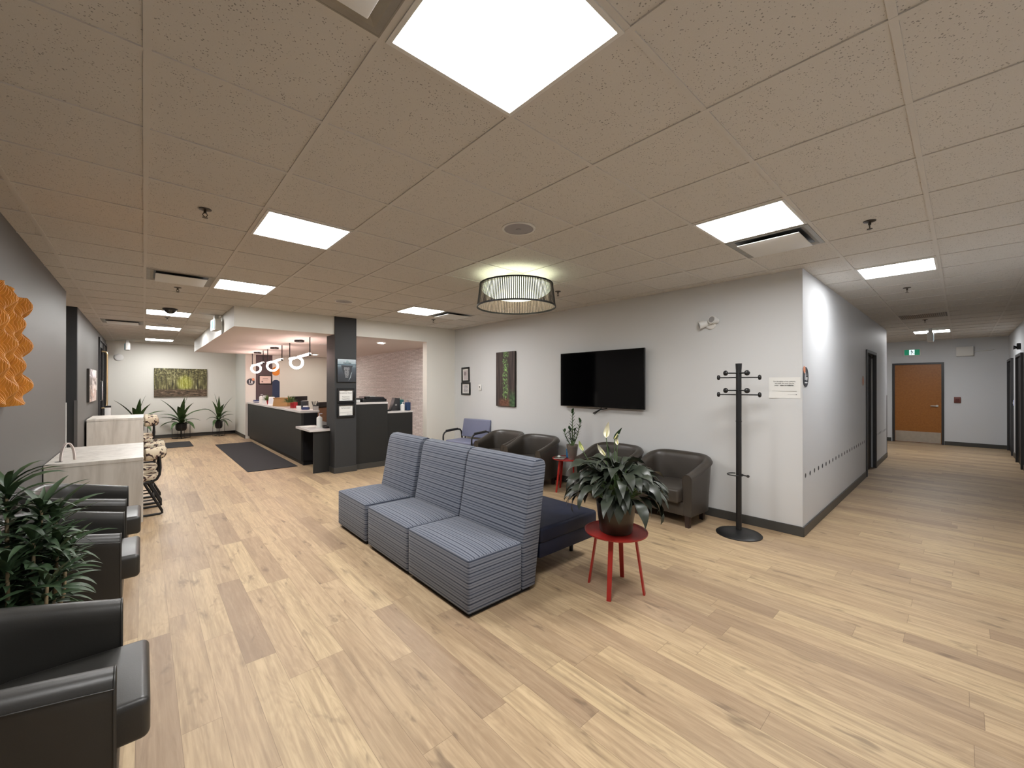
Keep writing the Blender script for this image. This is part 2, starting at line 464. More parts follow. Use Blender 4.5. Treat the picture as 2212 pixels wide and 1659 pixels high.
BLACKM = M('black powder coated metal', srgb(20, 20, 21), .42)
CHROME = M('brushed chrome', srgb(190, 190, 188), .28, metal=1)
DKCHROME = M('dark tarnished chrome', srgb(74, 68, 62), .3, metal=.7)
STEEL = M('brushed steel', srgb(182, 174, 162), .35, metal=.7, var=.15, vscale=14)
BRASSY = M('satin warm steel', srgb(196, 178, 140), .3, metal=1)
GALV = M('galvanised sheet metal', srgb(150, 146, 138), .45, metal=.6, var=.2, vscale=12)
LAMPW = (1.0, .992, .985)
PANEL = M('light panel diffuser', (.9, .9, .9), .5, emit=LAMPW, es=PANEL_L)
PANEL_H = M('hall light panel diffuser', (.9, .9, .9), .5, emit=LAMPW, es=PANEL_L * .58)
RINGM = M('glowing pendant tube', (.9, .85, .82), .5, emit=(1, .72, .66), es=RING_L)
BOWLM = M('glowing lamp bowl', (.9, .9, .85), .5, emit=(.93, 1, .74), es=BOWL_L)
DOWNM = M('downlight lens', (.9, .9, .9), .5, emit=(1, .93, .86), es=DOWN_L)
GREENSIGN = M('lit green sign face', srgb(10, 110, 80), .5, emit=srgb(20, 130, 95), es=.55)
SIGNWHITE = M('lit white pictogram', (.8, .9, .9), .5, emit=(.75, .95, 1), es=1.1)
NAVY = m_leather('navy vinyl', srgb(28, 31, 46), srgb(37, 41, 58), .45, .18)
BLKLEATH = m_leather('black leather', srgb(38, 37, 35), srgb(48, 47, 44), .40)
BRNLEATH = m_leather('grey brown leather', srgb(52, 47, 42), srgb(66, 60, 54), .38)
BLUEVIN = m_leather('periwinkle vinyl', srgb(112, 116, 140), srgb(120, 124, 148), .5)
DARKWOOD = m_wood('dark stained wood', srgb(38, 26, 22), srgb(60, 42, 36))
REDMET = M('red powder coated metal', srgb(162, 40, 34), .40)
POTBRN = M('brown glazed ceramic', srgb(62, 50, 38), .3, var=.25, vscale=9)
POTBLK = M('matt black pot', srgb(22, 21, 22), .55)
SOIL = M('potting soil', (.03, .022, .015), .95)
MATT = M('black ribbed entrance mat', srgb(40, 39, 40), .95, var=.15, vscale=90, bump=.4, bscale=300)
AMBER = m_wood('amber stained timber', srgb(166, 104, 26), srgb(206, 140, 50), 1, .55)
DOORWD = m_wood('orange brown oak veneer', srgb(140, 86, 30), srgb(158, 100, 40), 2, .4)
FLORAL = m_floral(); WICKER = m_wicker()
LILYLEAF = m_leafmat('dark lily leaf', srgb(28, 35, 29), srgb(62, 69, 56), .40, 26)
DRACLEAF = m_leafmat('green strap leaf', srgb(38, 62, 34), srgb(84, 112, 64), .42, 14)
BIGLEAF = m_leafmat('dark variegated leaf', srgb(24, 44, 30), srgb(72, 94, 62), .5, 16)
ZZLEAF = m_leafmat('glossy small leaf', srgb(22, 46, 24), srgb(44, 74, 36), .3)
HERB = m_leafmat('fresh herb leaf', srgb(60, 86, 44), srgb(120, 142, 84), .6, 60)
STEMG = M('green stem', srgb(78, 102, 60), .5)
STEMT = M('tan woody stem', srgb(140, 124, 96), .7, var=.25, vscale=40)
SPATHE = M('cream white spathe', srgb(236, 232, 206), .5)
SPATHEG = M('green tinged spathe', srgb(168, 184, 110), .5)
SPADIX = M('pale yellow spadix', srgb(214, 206, 140), .6)
GLASSV = M('smoky vase glass', srgb(170, 160, 150), .08)
GLASSV.node_tree.nodes['Principled BSDF'].inputs['Transmission Weight'].default_value = .7
DKGLASS = M('dark door glass', srgb(22, 24, 26), .06, spec=.8)
SCREEN = M('black screen glass', srgb(4, 4, 5), .06, spec=.45)
ORANGE = M('orange vinyl decal', srgb(226, 140, 52), .5)
NAVYDEC = M('navy vinyl decal', srgb(42, 56, 86), .5)
CHARDEC = M('charcoal vinyl decal', srgb(56, 60, 68), .5)
PALEOR = M('pale orange print', srgb(226, 150, 116), .5)
PLUM = M('plum grey wall paint', srgb(80, 66, 70), .5)
INK = M('dark grey ink', srgb(58, 58, 60), .6)
INKB = M('black ink', srgb(20, 20, 20), .6)
INKW = M('white ink', srgb(225, 228, 230), .6)
PINKPAPER = M('pink tinted certificate paper', srgb(232, 208, 198), .6)
BLUEC = M('bright blue carton', srgb(48, 122, 176), .5)
NAVYC = M('navy carton', srgb(40, 54, 100), .5)
TEALC = M('teal bag', srgb(46, 104, 106), .6, var=.2)
BLUEB = M('deep blue bag', srgb(38, 62, 98), .6, var=.2)
REDC = M('red planter', srgb(168, 34, 44), .4)
SKIN_W = M('warm timber figure', srgb(120, 84, 58), .6)
PINKBAND = M('pale pink band', srgb(226, 214, 208), .5)
SPKG = M('grey perforated grille', srgb(158, 156, 160), .7, bump=.5, bscale=700)
SLAT = M('black lamp slat', srgb(20, 18, 17), .5)
SLATIN = M('pale lamp lining', srgb(196, 176, 164), .7)

# ------------------------------------------------------------------ the setting
struct(MB().box(-3, 15.8, -.95, 15.95, -.1, 0).build('floor', FLOOR))
struct(MB().box(-3, 15.8, -.95, 15.95, CZ, CZ + .12).build('ceiling', CEIL))
g = MB()
for i in range(-2, 26):
    x = GX + GP * i
    if -.75 < x < 15.6: g.box(x - .012, x + .012, -.77, 15.75, CZ - .006, CZ + .001)
for j in range(-2, 26):
    y = GY + GP * j
    if -.77 < y < 15.7: g.box(-.75, 15.65, y - .012, y + .012, CZ - .0055, CZ + .001)
struct(g.build('trim_1', TBAR))

struct(MB().box(-.9, -.75, -.9, 7.82, 0, CZ).build('wall_left', LEFTWALL))
struct(MB().box(-2.7, -.9, 7.68, 7.82, 0, CZ).box(-2.8, -2.7, 7.68, 9.37, 0, CZ).build('wall_alcove_near', LEFTWALL))
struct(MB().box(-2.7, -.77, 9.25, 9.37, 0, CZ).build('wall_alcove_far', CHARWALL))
struct(MB().box(-.9, -.77, 9.37, 13.25, 0, CZ).box(-.9, -.77, 13.25, 15.75, 2.68, CZ).box(-.9, -.77, 15.62, 15.75, 0, 2.68).build('wall_left_far', LEFTWALL))
struct(MB().box(-.9, 2.2, 15.75, 15.9, 0, CZ).build('wall_far', WHITEWALL))
struct(MB().box(2.2, 5.2, 14.0, 15.75, 0, CZ).build('wall_reception_back', WHITEWALL))
struct(MB().box(5.03, 5.2, 7.62, 14.0, 0, CZ).build('wall_stone', STONE))
struct(MB().box(4.36, 5.05, 7.45, 7.62, 0, CZ).build('wall_reception_front', WHITEWALL))
b = MB(); b.box(1.02, 4.36, 7.45, 7.60, 2.46, CZ).box(1.02, 1.14, 7.60, 14.0, 2.46, CZ)
struct(b.build('wall_bulkhead', WHITEWALL))
struct(MB().box(1.14, 5.03, 7.60, 14.0, 2.46, 2.52).box(1.02, 1.14, 7.6, 14.0, 2.4595, 2.462).box(1.02, 4.36, 7.452, 7.6, 2.4595, 2.462).build('ceiling_soffit', SOFFIT))
struct(MB().box(2.50, 2.88, 7.42, 7.85, 0, CZ).build('wall_post', CHARWALL))
struct(MB().box(5.05, 5.2, 1.105, 7.45, 0, CZ).build('wall_screen', GREYWALL))
hw = struct(MB().box(5.2, 9.17, 1.105, 1.25, 0, CZ).box(10.33, 12.05, 1.105, 1.25, 0, CZ).box(9.17, 10.33, 1.105, 1.25, 2.18, CZ).box(5.05, 5.2, 1.104, 1.106, 0, CZ)
            .box(11.9, 12.05, 1.25, 4, 0, CZ).build('wall_hall', HALLWALL))
struct(MB().box(11.9, 15.8, 4, 4.15, 0, CZ).build('wall_corridor', HALLWALL))
struct(MB().box(15.65, 15.8, -.9, 4, 0, CZ).build('wall_end', HALLWALL))
struct(MB().box(-.75, 15.65, -.9, -.77, 0, CZ).build('wall_right', HALLWALL))
# row of printed dots at wheelchair height along the hall wall
d = MB()
def dot(x): d.lathe([(0, 0), (.025, 0), (.025, .0012), (0, .0012)], (x, 1.105, .615), 14, Matrix(((1, 0, 0), (0, 0, -1), (0, 1, 0))))
x = 5.162
while x < 9.05: dot(x); x += .1925
x = 10.5
while x < 12.0: dot(x); x += .1925
d.build('dot_decals', CHARDEC, hw)

def bb(name, *boxes):
    m = MB()
    for q in boxes: m.box(*q, 0, .10)
    struct(m.build(name, BASEB, bev=.003, seg=1))
bb('baseboard_screen', (5.036, 5.05, 1.091, 7.45))
bb('baseboard_hall', (5.05, 9.12, 1.091, 1.105), (10.38, 12.064, 1.091, 1.105), (12.05, 12.064, 1.105, 4))
bb('baseboard_end', (15.636, 15.65, 1.34, 4), (15.636, 15.65, -.77, .31))
bb('baseboard_right', (-.75, 12.05, -.77, -.756), (13.25, 14.28, -.77, -.756))
bb('baseboard_left', (-.75, -.736, -.77, 7.82), (-.77, -.756, 9.25, 13.2), (-2.7, -.77, 9.236, 9.25))
bb('baseboard_far', (-.77, 2.2, 15.736, 15.75), (2.186, 2.2, 14.0, 15.736))
bb('baseboard_post', (2.488, 2.892, 7.408, 7.42), (2.488, 2.50, 7.42, 7.85), (2.88, 2.892, 7.42, 7.49))
bb('baseboard_reception', (4.36, 5.036, 7.436, 7.45), (4.346, 4.36, 7.436, 7.62), (5.016, 5.03, 8.4, 14))
# corner guards on the alcove edges
struct(MB().box(-.752, -.742, 7.80, 7.824, .1, 1.33).box(-.80, -.748, 7.822, 7.826, .1, 1.33).build('trim_2', WHITEP))
struct(MB().box(-.80, -.762, 9.243, 9.25, .1, 1.32).box(-.77, -.764, 9.25, 9.30, .1, 1.32).build('trim_3', LEFTWALL))
struct(MB().box(12.04, 12.056, 1.098, 1.112, .1, 1.35).build('trim_4', BASEB))

# white panel and painted bands on the wall behind the desk
wb = MB().prism([(3.08, 0.1), (4.46, .1), (4.46, 2.33), (4.43, 2.39), (4.37, 2.42), (3.08, 2.42)], 13.965, 14.0, 'y')
struct(wb.build('trim_5', M('bright white panel', srgb(222, 222, 212), .5)))
struct(MB().box(2.46, 2.885, 13.985, 14.0, .1, 2.459).build('trim_6', PLUM))

def door(name, loc=(0, 0, 0), face=NX):
    o = bpy.data.objects.new(name, None); COL.objects.link(o); o.location = loc; o.rotation_euler = face.to_euler()
    return tag(o, kind='structure')
def frame_bm(w, h, fw, dep):
    return MB().box(-w / 2 - fw, -w / 2, 0, h + fw, -.03, dep).box(w / 2, w / 2 + fw, 0, h + fw, -.03, dep).box(-w / 2, w / 2, h, h + fw, -.03, dep)
# entrance door at the far left
r = door('door_1', (-.77, 14.44, 0), PX)
frame_bm(2.26, 2.60, .06, .03).build('door_frame', DARKFRAME, r)
MB().box(-.03, .03, 0, 2.6, -.03, .025).build('door_frame', DARKFRAME, r)
for sx in (-.59, .59):
    lf = MB().box(sx - .55, sx - .45, .02, 2.58, -.03, .012).box(sx + .45, sx + .55, .02, 2.58, -.03, .012).box(sx - .45, sx + .45, .02, .25, -.03, .012).box(sx - .45, sx + .45, 2.46, 2.58, -.03, .012).build('door_leaf', BLACKM, r)
    MB().box(sx - .45, sx + .45, .25, 2.46, -.02, -.008).build('glass_pane', DKGLASS, lf)
    hx = sx + (.42 if sx < 0 else -.42)
MB().tube([(-.36, 1.0, .012), (-.36, 1.0, .06), (-.35, 1.02, .09), (-.33, 1.1, .10), (-.33, 2.3, .10), (-.34, 2.36, .09), (-.36, 2.38, .05), (-.36, 2.38, .012)], .021, 10).build('pull_handle', BRASSY, r, 50)
MB().tube([(-.95, 1.2, .012), (-.95, 1.2, .05), (-.95, 1.65, .05), (-.95, 1.65, .012)], .012, 8).build('pull_handle', CHROME, r, 50)
# dark door set into the hall wall
r = door('door_2', (9.75, 1.105, 0), NY)
frame_bm(1.06, 2.13, .05, .02).build('door_frame', DARKFRAME, r)
MB().box(-.53, .53, .01, 2.13, -.10, -.06).build('door_leaf', BLACKDOOR, r)
# oak door at the end of the hall
r = door('door_3', (15.65, .815, 0), NX)
frame_bm(.90, 2.13, .05, .025).build('door_frame', DARKFRAME, r)
lf = MB().box(-.45, .45, .01, 2.13, -.02, .010).build('door_leaf', DOORWD, r)
MB().box(-.44, .44, .02, .31, .010, .013).build('kick_plate', STEEL, lf)
h = MB(); h.cyl((.37, 1.02, .01), (.37, 1.02, .018), .027, n=16).cyl((.37, 1.02, .018), (.37, 1.02, .055), .01, n=10).box(.25, .385, 1.01, 1.03, .045, .062)
h.build('lever_handle', M('polished light metal', srgb(222, 220, 214), .3, metal=.35), lf)
# two dark door frames on the right hand hall wall
for n, (xc, w) in (('door_4', (14.92, 1.10)), ('door_5', (12.66, 1.02))):
    r = door(n, (xc, -.77, 0), PY)
    frame_bm(w, 2.13, .05, .04).build('door_frame', DARKFRAME, r)
    MB().box(-w / 2, w / 2, .01, 2.13, -.02, .006).build('door_leaf', BLACKDOOR, r)
# ------------------------------------------------------------------ things in the ceiling
def cell(i, j): return (GX + GP * (i + .5), GY + GP * (j + .5))
def make_panel():
    r = thing('ceiling_light', 'x', 'ceiling light', group='square ceiling light panels')
    f = MB()
    for a, b_, c, d_ in ((-.294, -.276, -.294, .294), (.276, .294, -.294, .294), (-.276, .276, -.294, -.276), (-.276, .276, .276, .294)):
        f.box(a, b_, c, d_, -.011, -.001)
    f.build('frame', WHITEP, r)
    MB().box(-.276, .276, -.276, .276, -.007, -.001).build('diffuser', PANEL, r)
    return r
panels = [((1, 1), 'large bright square light panel directly overhead, cut off by the top of the photo'),
          ((1, 5), 'bright square light panel above the floor between desk tables and striped sofa'),
          ((1, 9), 'bright square light panel beside the ceiling air diffuser near the bulkhead corner'),
          ((5, 9), 'bright square light panel near the reception wall beside the drum lamp'),
          ((5, 1), 'bright square light panel beside the air diffuser above the hall corner'),
          ((9, 0), 'bright square light panel over the hallway entrance'),
          ((0, 14), 'bright light panel above the far left aisle, nearest of three, behind the dark camera dome'),
          ((0, 18), 'bright light panel above the far left aisle, middle of three in line'),
          ((0, 23), 'bright light panel closest to the far wall with the forest picture'),
          ((21, 0), 'bright light panel deep in the hallway behind the hanging sign')]
P0 = make_panel()
for k, ((i, j), lab) in enumerate(panels):
    o = P0 if k == 0 else copy_tree(P0)
    x, y = cell(i, j); place(o, (x, y, CZ), None, lab)
    if i == 9:
        d_ = [c for c in o.children if c.name.startswith('diffuser')][0]; d_.data = d_.data.copy(); d_.data.materials[0] = PANEL_H

def make_diffuser():
    r = thing('air_diffuser', 'x', 'air vent', group='square ceiling air diffusers')
    f = MB()
    # white sloping collar
    o_, i_ = .292, .262
    ring = [(-1, -1), (1, -1), (1, 1), (-1, 1)]
    vs = [(a * o_, b_ * o_, -.008) for a, b_ in ring] + [(a * i_, b_ * i_, -.010) for a, b_ in ring] + [(a * .235, b_ * .235, -.001) for a, b_ in ring]
    fs = []
    for k in range(4):
        k2 = (k + 1) % 4
        fs += [(k, k + 4, k2 + 4, k2), (k + 4, k + 8, k2 + 8, k2 + 4)]
    f.add(vs, fs).box(-o_, o_, -o_, -o_ + .006, -.009, -.001).box(-o_, o_, o_ - .006, o_, -.009, -.001).box(-o_, -o_ + .006, -o_, o_, -.009, -.001).box(o_ - .006, o_, -o_, o_, -.009, -.001)
    f.build('collar', GALV, r)
    MB().box(-.235, .235, -.235, .235, -.003, -.001).build('dark_slot', BLACKP, r)
    MB().box(-.222, .222, -.222, .222, -.034, -.026).build('plaque', WHITEP, r, bev=.004)
    MB().cyl((0, 0, -.027), (0, 0, -.003), .02, n=8).build('hanger', GALV, r)
    return r
D0 = make_diffuser()
for k, ((i, j), lab) in enumerate([((6, 1), 'square air diffuser with white centre plate beside the light panel over the hall corner'),
                                   ((0, 1), 'square air diffuser overhead at the top edge of the photo beside the largest light'),
                                   ((0, 9), 'square air diffuser with metal collar to the left of the light near the bulkhead'),
                                   ((-1, 17), 'white air diffuser far left near the entrance door'),
                                   ((6, 9), 'square air diffuser beside the light panel near the reception wall')]):
    o = D0 if k == 0 else copy_tree(D0)
    x, y = cell(i, j); place(o, (x, y, CZ), None, lab)

r = thing('return_grille', 'dark grey return air grille in the hallway ceiling', 'air vent', (*cell(16, 0), CZ))
m = MB()
for a in range(23): m.box(-.28, .28, -.272 + a * .0245, -.258 + a * .0245, -.008, -.002)
m.build('louvre', GALV, r)
MB().box(-.29, .29, -.29, .29, -.003, -.001).build('backing', BLACKP, r)

def make_sprinkler():
    r = thing('sprinkler', 'x', 'sprinkler', group='ceiling sprinklers')
    MB().lathe([(.036, -.006), (.038, -.001)], n=20).lathe([(.012, -.012), (.036, -.0055)], n=20).build('escutcheon', DKCHROME, r, 40)
    MB().cyl((0, 0, -.03), (0, 0, -.006), .009, n=10).tube([(-.008, 0, -.028), (-.014, 0, -.042), (0, 0, -.058)], .003, 6).tube([(.008, 0, -.028), (.014, 0, -.042), (0, 0, -.058)], .003, 6).build('frame', DKCHROME, r, 40)
    MB().lathe([(0, -.062), (.017, -.061), (.017, -.058), (0, -.057)], n=16).build('deflector', DKCHROME, r, 40)
    return r
S0 = make_sprinkler()
for k, ((i, j), lab) in enumerate([((0, 5), 'sprinkler head left of the light panel, largest in the left ceiling'),
                                   ((6, 0), 'sprinkler head in the ceiling right of the diffuser at the hall mouth'),
                                   ((0, 10), 'sprinkler head just below the ceiling diffuser on the left'),
                                   ((6, 5), 'sprinkler head beside the drum lamp'),
                                   ((6, 10), 'sprinkler head by the light panel near the reception wall'),
                                   ((11, 0), 'sprinkler head in the hallway just past the first hall light'),
                                   ((17, 0), 'sprinkler head in the hallway just past the dark grille'),
                                   ((0, 15), 'sprinkler head between the first two far aisle lights')]):
    o = S0 if k == 0 else copy_tree(S0)
    x, y = cell(i, j); place(o, (x, y, CZ), None, lab)

def make_speaker():
    r = thing('ceiling_speaker', 'x', 'speaker', group='round ceiling speakers')
    MB().lathe([(.118, -.010), (.130, -.006), (.130, -.001)], n=40, cap=False).lathe([(.112, -.008), (.118, -.010)], n=40, cap=False).build('rim', WHITEP, r, 40)
    MB().lathe([(0, -.0095), (.06, -.009), (.113, -.006), (.113, -.001)], n=40).build('grille', SPKG, r, 40)
    MB().lathe([(0, -.0125), (.018, -.0115), (.019, -.009)], n=20).build('badge', M('grey badge', srgb(140, 140, 142), .4), r, 40)
    return r
K0 = make_speaker()
for k, ((x, y), lab) in enumerate([((2.15, 2.30), 'round grey ceiling speaker in front of the drum lamp'), ((2.15, 6.0), 'small far round ceiling speaker above the front of the reception bulkhead'),
                                   ((.31, 10.75), 'far ceiling speaker between two aisle light panels')]):
    o = K0 if k == 0 else copy_tree(K0)
    place(o, (x, y, CZ), None, lab)
r = thing('camera_dome', 'dark dome security camera on the ceiling overlapping the first far aisle light', 'camera', (.31, 8.45, CZ))
MB().lathe([(.085, -.03), (.095, -.02), (.095, -.001)], n=28).build('housing', DARKFRAME, r, 40)
MB().lathe([(0, -.085), (.035, -.078), (.062, -.058), (.078, -.03), (.07, -.025)], n=28).build('dome', DKGLASS, r, 40)

# drum pendant lamp
r = thing('drum_lamp', 'large round drum ceiling lamp with black vertical slats and glowing inner bowl', 'lamp', (3.04, 3.29, 0))
zb, zt, rb, rt = 2.418, 2.668, .432, .402
m = MB(); mi = MB(); N = 132
for k in range(N):
    a = 2 * PI * k / N
    ca, sa = math.cos(a), math.sin(a)
    for mm, dr, hw_, th in ((m, 0, .0045, .002), (mi, -.0028, .0045, .001)):
        pts = []
        for R, z in ((rb + dr, zb), (rt + dr, zt)):
            for dd in (0, -th):
                for q in (-hw_, hw_): pts.append(((R + dd) * ca - q * sa, (R + dd) * sa + q * ca, z))
        mm.add(pts, [(0, 1, 5, 4), (3, 2, 6, 7), (2, 0, 4, 6), (1, 3, 7, 5), (0, 2, 3, 1), (4, 5, 7, 6)])
m.build('slatted_shade', SLAT, r); mi.build('shade_lining', SLATIN, r)
MB().lathe([(rb - .008, zb - .004), (rb + .004, zb - .004), (rb + .003, zb + .012), (rb - .008, zb + .012), (rb - .008, zb - .004)], n=72, cap=False).build('lower_rim', SLAT, r, 40)
MB().lathe([(rt - .006, zt - .014), (rt + .004, zt - .014), (rt + .003, zt + .002), (rt - .008, zt + .002), (rt - .006, zt - .014)], n=72, cap=False).build('upper_rim', SLAT, r, 40)
pr = [(0, 2.500)] + [(.392 * math.sin(t * PI / 2 / 8), 2.500 + .142 * (1 - math.cos(t * PI / 2 / 8)) ** 1.0) for t in range(1, 9)]
MB().lathe(pr, n=64, cap=False).build('glowing_bowl', BOWLM, r, 60)
for k in range(3):
    a = 2 * PI * k / 3 + .4
    m = MB()
    m.tube([(.08 * math.cos(a), .08 * math.sin(a), CZ - .02), (.12 * math.cos(a), .12 * math.sin(a), 2.66), (.405 * math.cos(a), .405 * math.sin(a), 2.655)], .004, 6)
    m.build('support_rod', BLACKM, r)
MB().lathe([(.09, CZ - .03), (.10, CZ - .025), (.10, CZ - .001)], n=24).build('canopy', WHITEP, r, 40)

# three looped pendant tubes over the reception desk
def make_loop():
    r = thing('loop_pendant', 'x', 'pendant lamp', group='looped pendant lamps over the reception desk')
    R = .105; p = [(0, -.70, .03), (0, .12, .004)]
    for k in range(1, 33):
        t = 2 * PI * k / 32
        p.append((R * math.sin(t), -.02 + .16 * k / 32 + .14, -R + R * math.cos(t) + .0))
    p.append((0, .72, 0))
    MB().tube(p, .022, 12).build('glowing_tube', RINGM, r, 60)
    for y, z in ((-.70, .03), (.72, 0)):
        MB().cyl((0, y, z - .03), (0, y, 2.46 - 2.12), .010, n=10).sphere((0, y, z - .02), .022, 10, 6).build('rod', BLACKM, r, 50)
    MB().box(-.025, .025, -.14, .14, .305, .339).lathe([(.085, .300), (.09, .305), (.09, .339)], n=24).build('canopy', BLACKM, r, 40)
    return r
L0 = make_loop()
for k, (y, lab) in enumerate([(8.90, 'glowing looped tube pendant nearest the charcoal post'), (10.98, 'glowing looped tube pendant, middle of the three over the desk'), (12.92, 'glowing looped tube pendant furthest over the desk, in front of the plum wall')]):
    o = L0 if k == 0 else copy_tree(L0)
    place(o, (2.31, y, 2.12), None, lab)

def make_down():
    r = thing('downlight', 'x', 'downlight', group='recessed downlights in the reception soffit')
    MB().lathe([(.062, -.007), (.085, -.004), (.085, -.0005)], n=28, cap=False).build('trim_ring', WHITEP, r, 40)
    MB().lathe([(0, -.0055), (.064, -.0055), (.064, -.0005)], n=28).build('lens', DOWNM, r, 40)
    return r
W0 = make_down()
for k, (x, y, lab) in enumerate([(3.755, 8.32, 'round recessed downlight right of the charcoal post'), (3.74, 12.80, 'round recessed downlight deep in the soffit beside the nearest loop pendant'), (2.95, 9.46, 'unlit round recessed downlight close behind the post above the desk')]):
    o = W0 if k == 0 else copy_tree(W0)
    place(o, (x, y, 2.459), None, lab)
    if k == 2:
        d_ = [c for c in o.children if c.name.startswith('lens')][0]; d_.data = d_.data.copy(); d_.data.materials[0] = WHITEP

# ------------------------------------------------------------------ signs
def runner(parent, s, mat, z):
    """running person pictogram, height s"""
    m = MB()
    def limb(a, b_, w):
        a, b_ = Vector(a) * s, Vector(b_) * s; d = (b_ - a).normalized(); n = Vector((-d.y, d.x)) * w * s
        m.add([(a.x - n.x, a.y - n.y, z), (b_.x - n.x * .8, b_.y - n.y * .8, z), (b_.x + n.x * .8, b_.y + n.y * .8, z), (a.x + n.x, a.y + n.y, z)], [(0, 1, 2, 3)])
    m.add([(s * (-.1 + .085 * math.cos(t * PI / 6)), s * (.36 + .085 * math.sin(t * PI / 6)), z) for t in range(12)], [tuple(range(12))])
    limb((-.08, .26), (.03, -.02), .075); limb((-.08, .24), (-.26, .10), .04); limb((-.26, .10), (-.30, -.02), .035)
    limb((-.05, .22), (.12, .12), .04); limb((.12, .12), (.22, .20), .035)
    limb((.02, 0), (-.14, -.18), .055); limb((-.14, -.18), (-.10, -.42), .045); limb((.03, 0), (.16, -.16), .055); limb((.16, -.16), (.36, -.22), .045)
    return m.build('running_figure', mat, parent)
r = thing('exit_sign', 'green and white running figure exit sign above the oak door', 'sign', (15.648, .917, 2.468), face=NX)
m = MB(); m.box(-.165, .165, .075, .09, 0, .05).box(-.165, .165, -.09, -.075, 0, .05).box(-.165, -.15, -.075, .075, 0, .05).box(.15, .165, -.075, .075, 0, .05)
m.build('frame', WHITEP, r)
MB().box(-.15, .15, -.075, .075, 0, .04).build('lit_face', GREENSIGN, r)
MB().box(-.055, .05, -.07, .07, .04, .042).build('lit_doorway', SIGNWHITE, r)
runner(r, .135, M('dark green pictogram', srgb(10, 74, 60), .5), .0425)
def hang_sign(label, loc, rz):
    r = thing('exit_sign', label, 'sign', loc, rz)
    MB().box(-.155, .155, -.045, .045, -.27, -.08).build('housing', WHITEP, r, bev=.006)
    MB().box(-.05, .05, -.03, .03, -.081, -.0005).build('mount', WHITEP, r)
    f = MB().box(-.14, .14, -.050, -.0455, -.255, -.095).build('lit_face', M('pale lit sign face', srgb(150, 164, 180), .5, emit=srgb(176, 196, 214), es=.12), r)
    fg = MB().box(-.02, .02, -.0515, -.050, -.235, -.115).build('pictogram', GREENSIGN, r)
    return r
hang_sign('white hanging exit sign box on the ceiling beside the corner of the reception bulkhead', (.93, 8.70, CZ), -PI / 2 + .1)
hang_sign('small white hanging sign box near the far wall at the entrance', (-.33, 15.2, CZ), -PI / 2 + .1)
hang_sign('white hanging sign box in front of the last hallway light', (12.55, .455, CZ), 0)
r = thing('emergency_light', 'white emergency light box high on the end wall right of the oak door', 'emergency light', (15.648, -.05, 2.44), face=NX)
MB().box(-.15, .15, -.12, .12, 0, .09).build('housing', WHITEP, r, bev=.008)
MB().tube([(.15, -.02, .02), (.3, 0, .008), (.5, .02, .008)], .008, 6).build('conduit', WHITEP, r, 40)
r = thing('emergency_spotlight', 'white twin head emergency lamp high on the wall above the coat rack', 'emergency light', (5.049, 2.02, 2.296), face=NX)
MB().lathe([(.062, 0), (.062, .018), (.05, .03), (.0, .03)], n=24).build('base_plate', WHITEP, r, 40)
for p, d in (((.055, .035, .055), Vector((-.25, .15, .9))), ((-.075, .0, .055), Vector((-.8, -.25, .5)))):
    d.normalize(); p = Vector(p)
    h = MB().cyl(p - d * .05, p + d * .035, .034, .046, 18).cyl(p + d * .035, p + d * .042, .048, .048, 18).tube([(0, 0, .025), (p.x * .6, p.y * .6, .035), tuple(p)], .016, 8).build('lamp_head', WHITEP, r, 40)
    MB().cyl(p + d * .0425, p + d * .0435, .036, .036, 18).cyl(p + d * .0435, p + d * .046, .016, .016, 12).build('lens', M('grey lens', srgb(150, 150, 150), .3), h, 40)
r = thing('fire_alarm_pull', 'small dark red fire alarm pull station on the end wall', 'fire alarm', (15.648, .08, 1.19), face=NX)  # manual pull station for the fire alarm, worked by its bar
MB().box(-.06, .06, -.075, .075, 0, .03).build('housing', M('weathered red plastic', srgb(120, 70, 62), .5), r, bev=.006)
MB().box(-.035, .035, -.04, .03, .03, .038).build('handle', M('dark red bar', srgb(92, 38, 34), .5), r)
r = thing('wall_horn', 'small black horn device on the right hand hallway wall', 'alarm', (12.67, -.769, 2.33), face=PY)
MB().box(-.05, .05, -.06, .06, 0, .05).build('housing', BLACKP, r, bev=.008)
MB().lathe([(.02, .05), (.042, .09), (.040, .092), (0, .075)], (0, -.02, 0), 18).build('horn', DARKFRAME, r, 40)
for nm, x, lab in (('light_switch', 14.27, 'small white switch plate between the two dark hallway door frames'), ('light_switch', 13.34, 'small white switch plate right beside the nearer dark hallway door frame')):
    r = thing(nm, lab, 'switch', (x, -.769, 1.18), face=PY, group='hallway switch plates')
    MB().box(-.04, .04, -.06, .06, 0, .008).build('plate', M('bluish white plate', srgb(190, 196, 236), .4), r, bev=.002)
    MB().box(-.012, .012, -.025, .025, .008, .014).build('rocker', WHITEP, r)
r = thing('thermostat', 'small white thermostat on the wall left of the tall forest picture', 'thermostat', (5.049, 6.53, 1.515), face=NX)
MB().box(-.042, .042, -.062, .062, 0, .022).build('housing', WHITEP, r, bev=.005)
MB().box(-.012, .012, -.002, .026, .022, .025).build('display', DARKFRAME, r)
r = thing('wall_siren', 'round white disc on the far wall near the entrance door', 'alarm', (-.51, 15.748, 2.328), face=NY)
MB().lathe([(.098, 0), (.098, .02), (.085, .03), (.06, .033)], n=32).build('disc', WHITEP, r, 40)

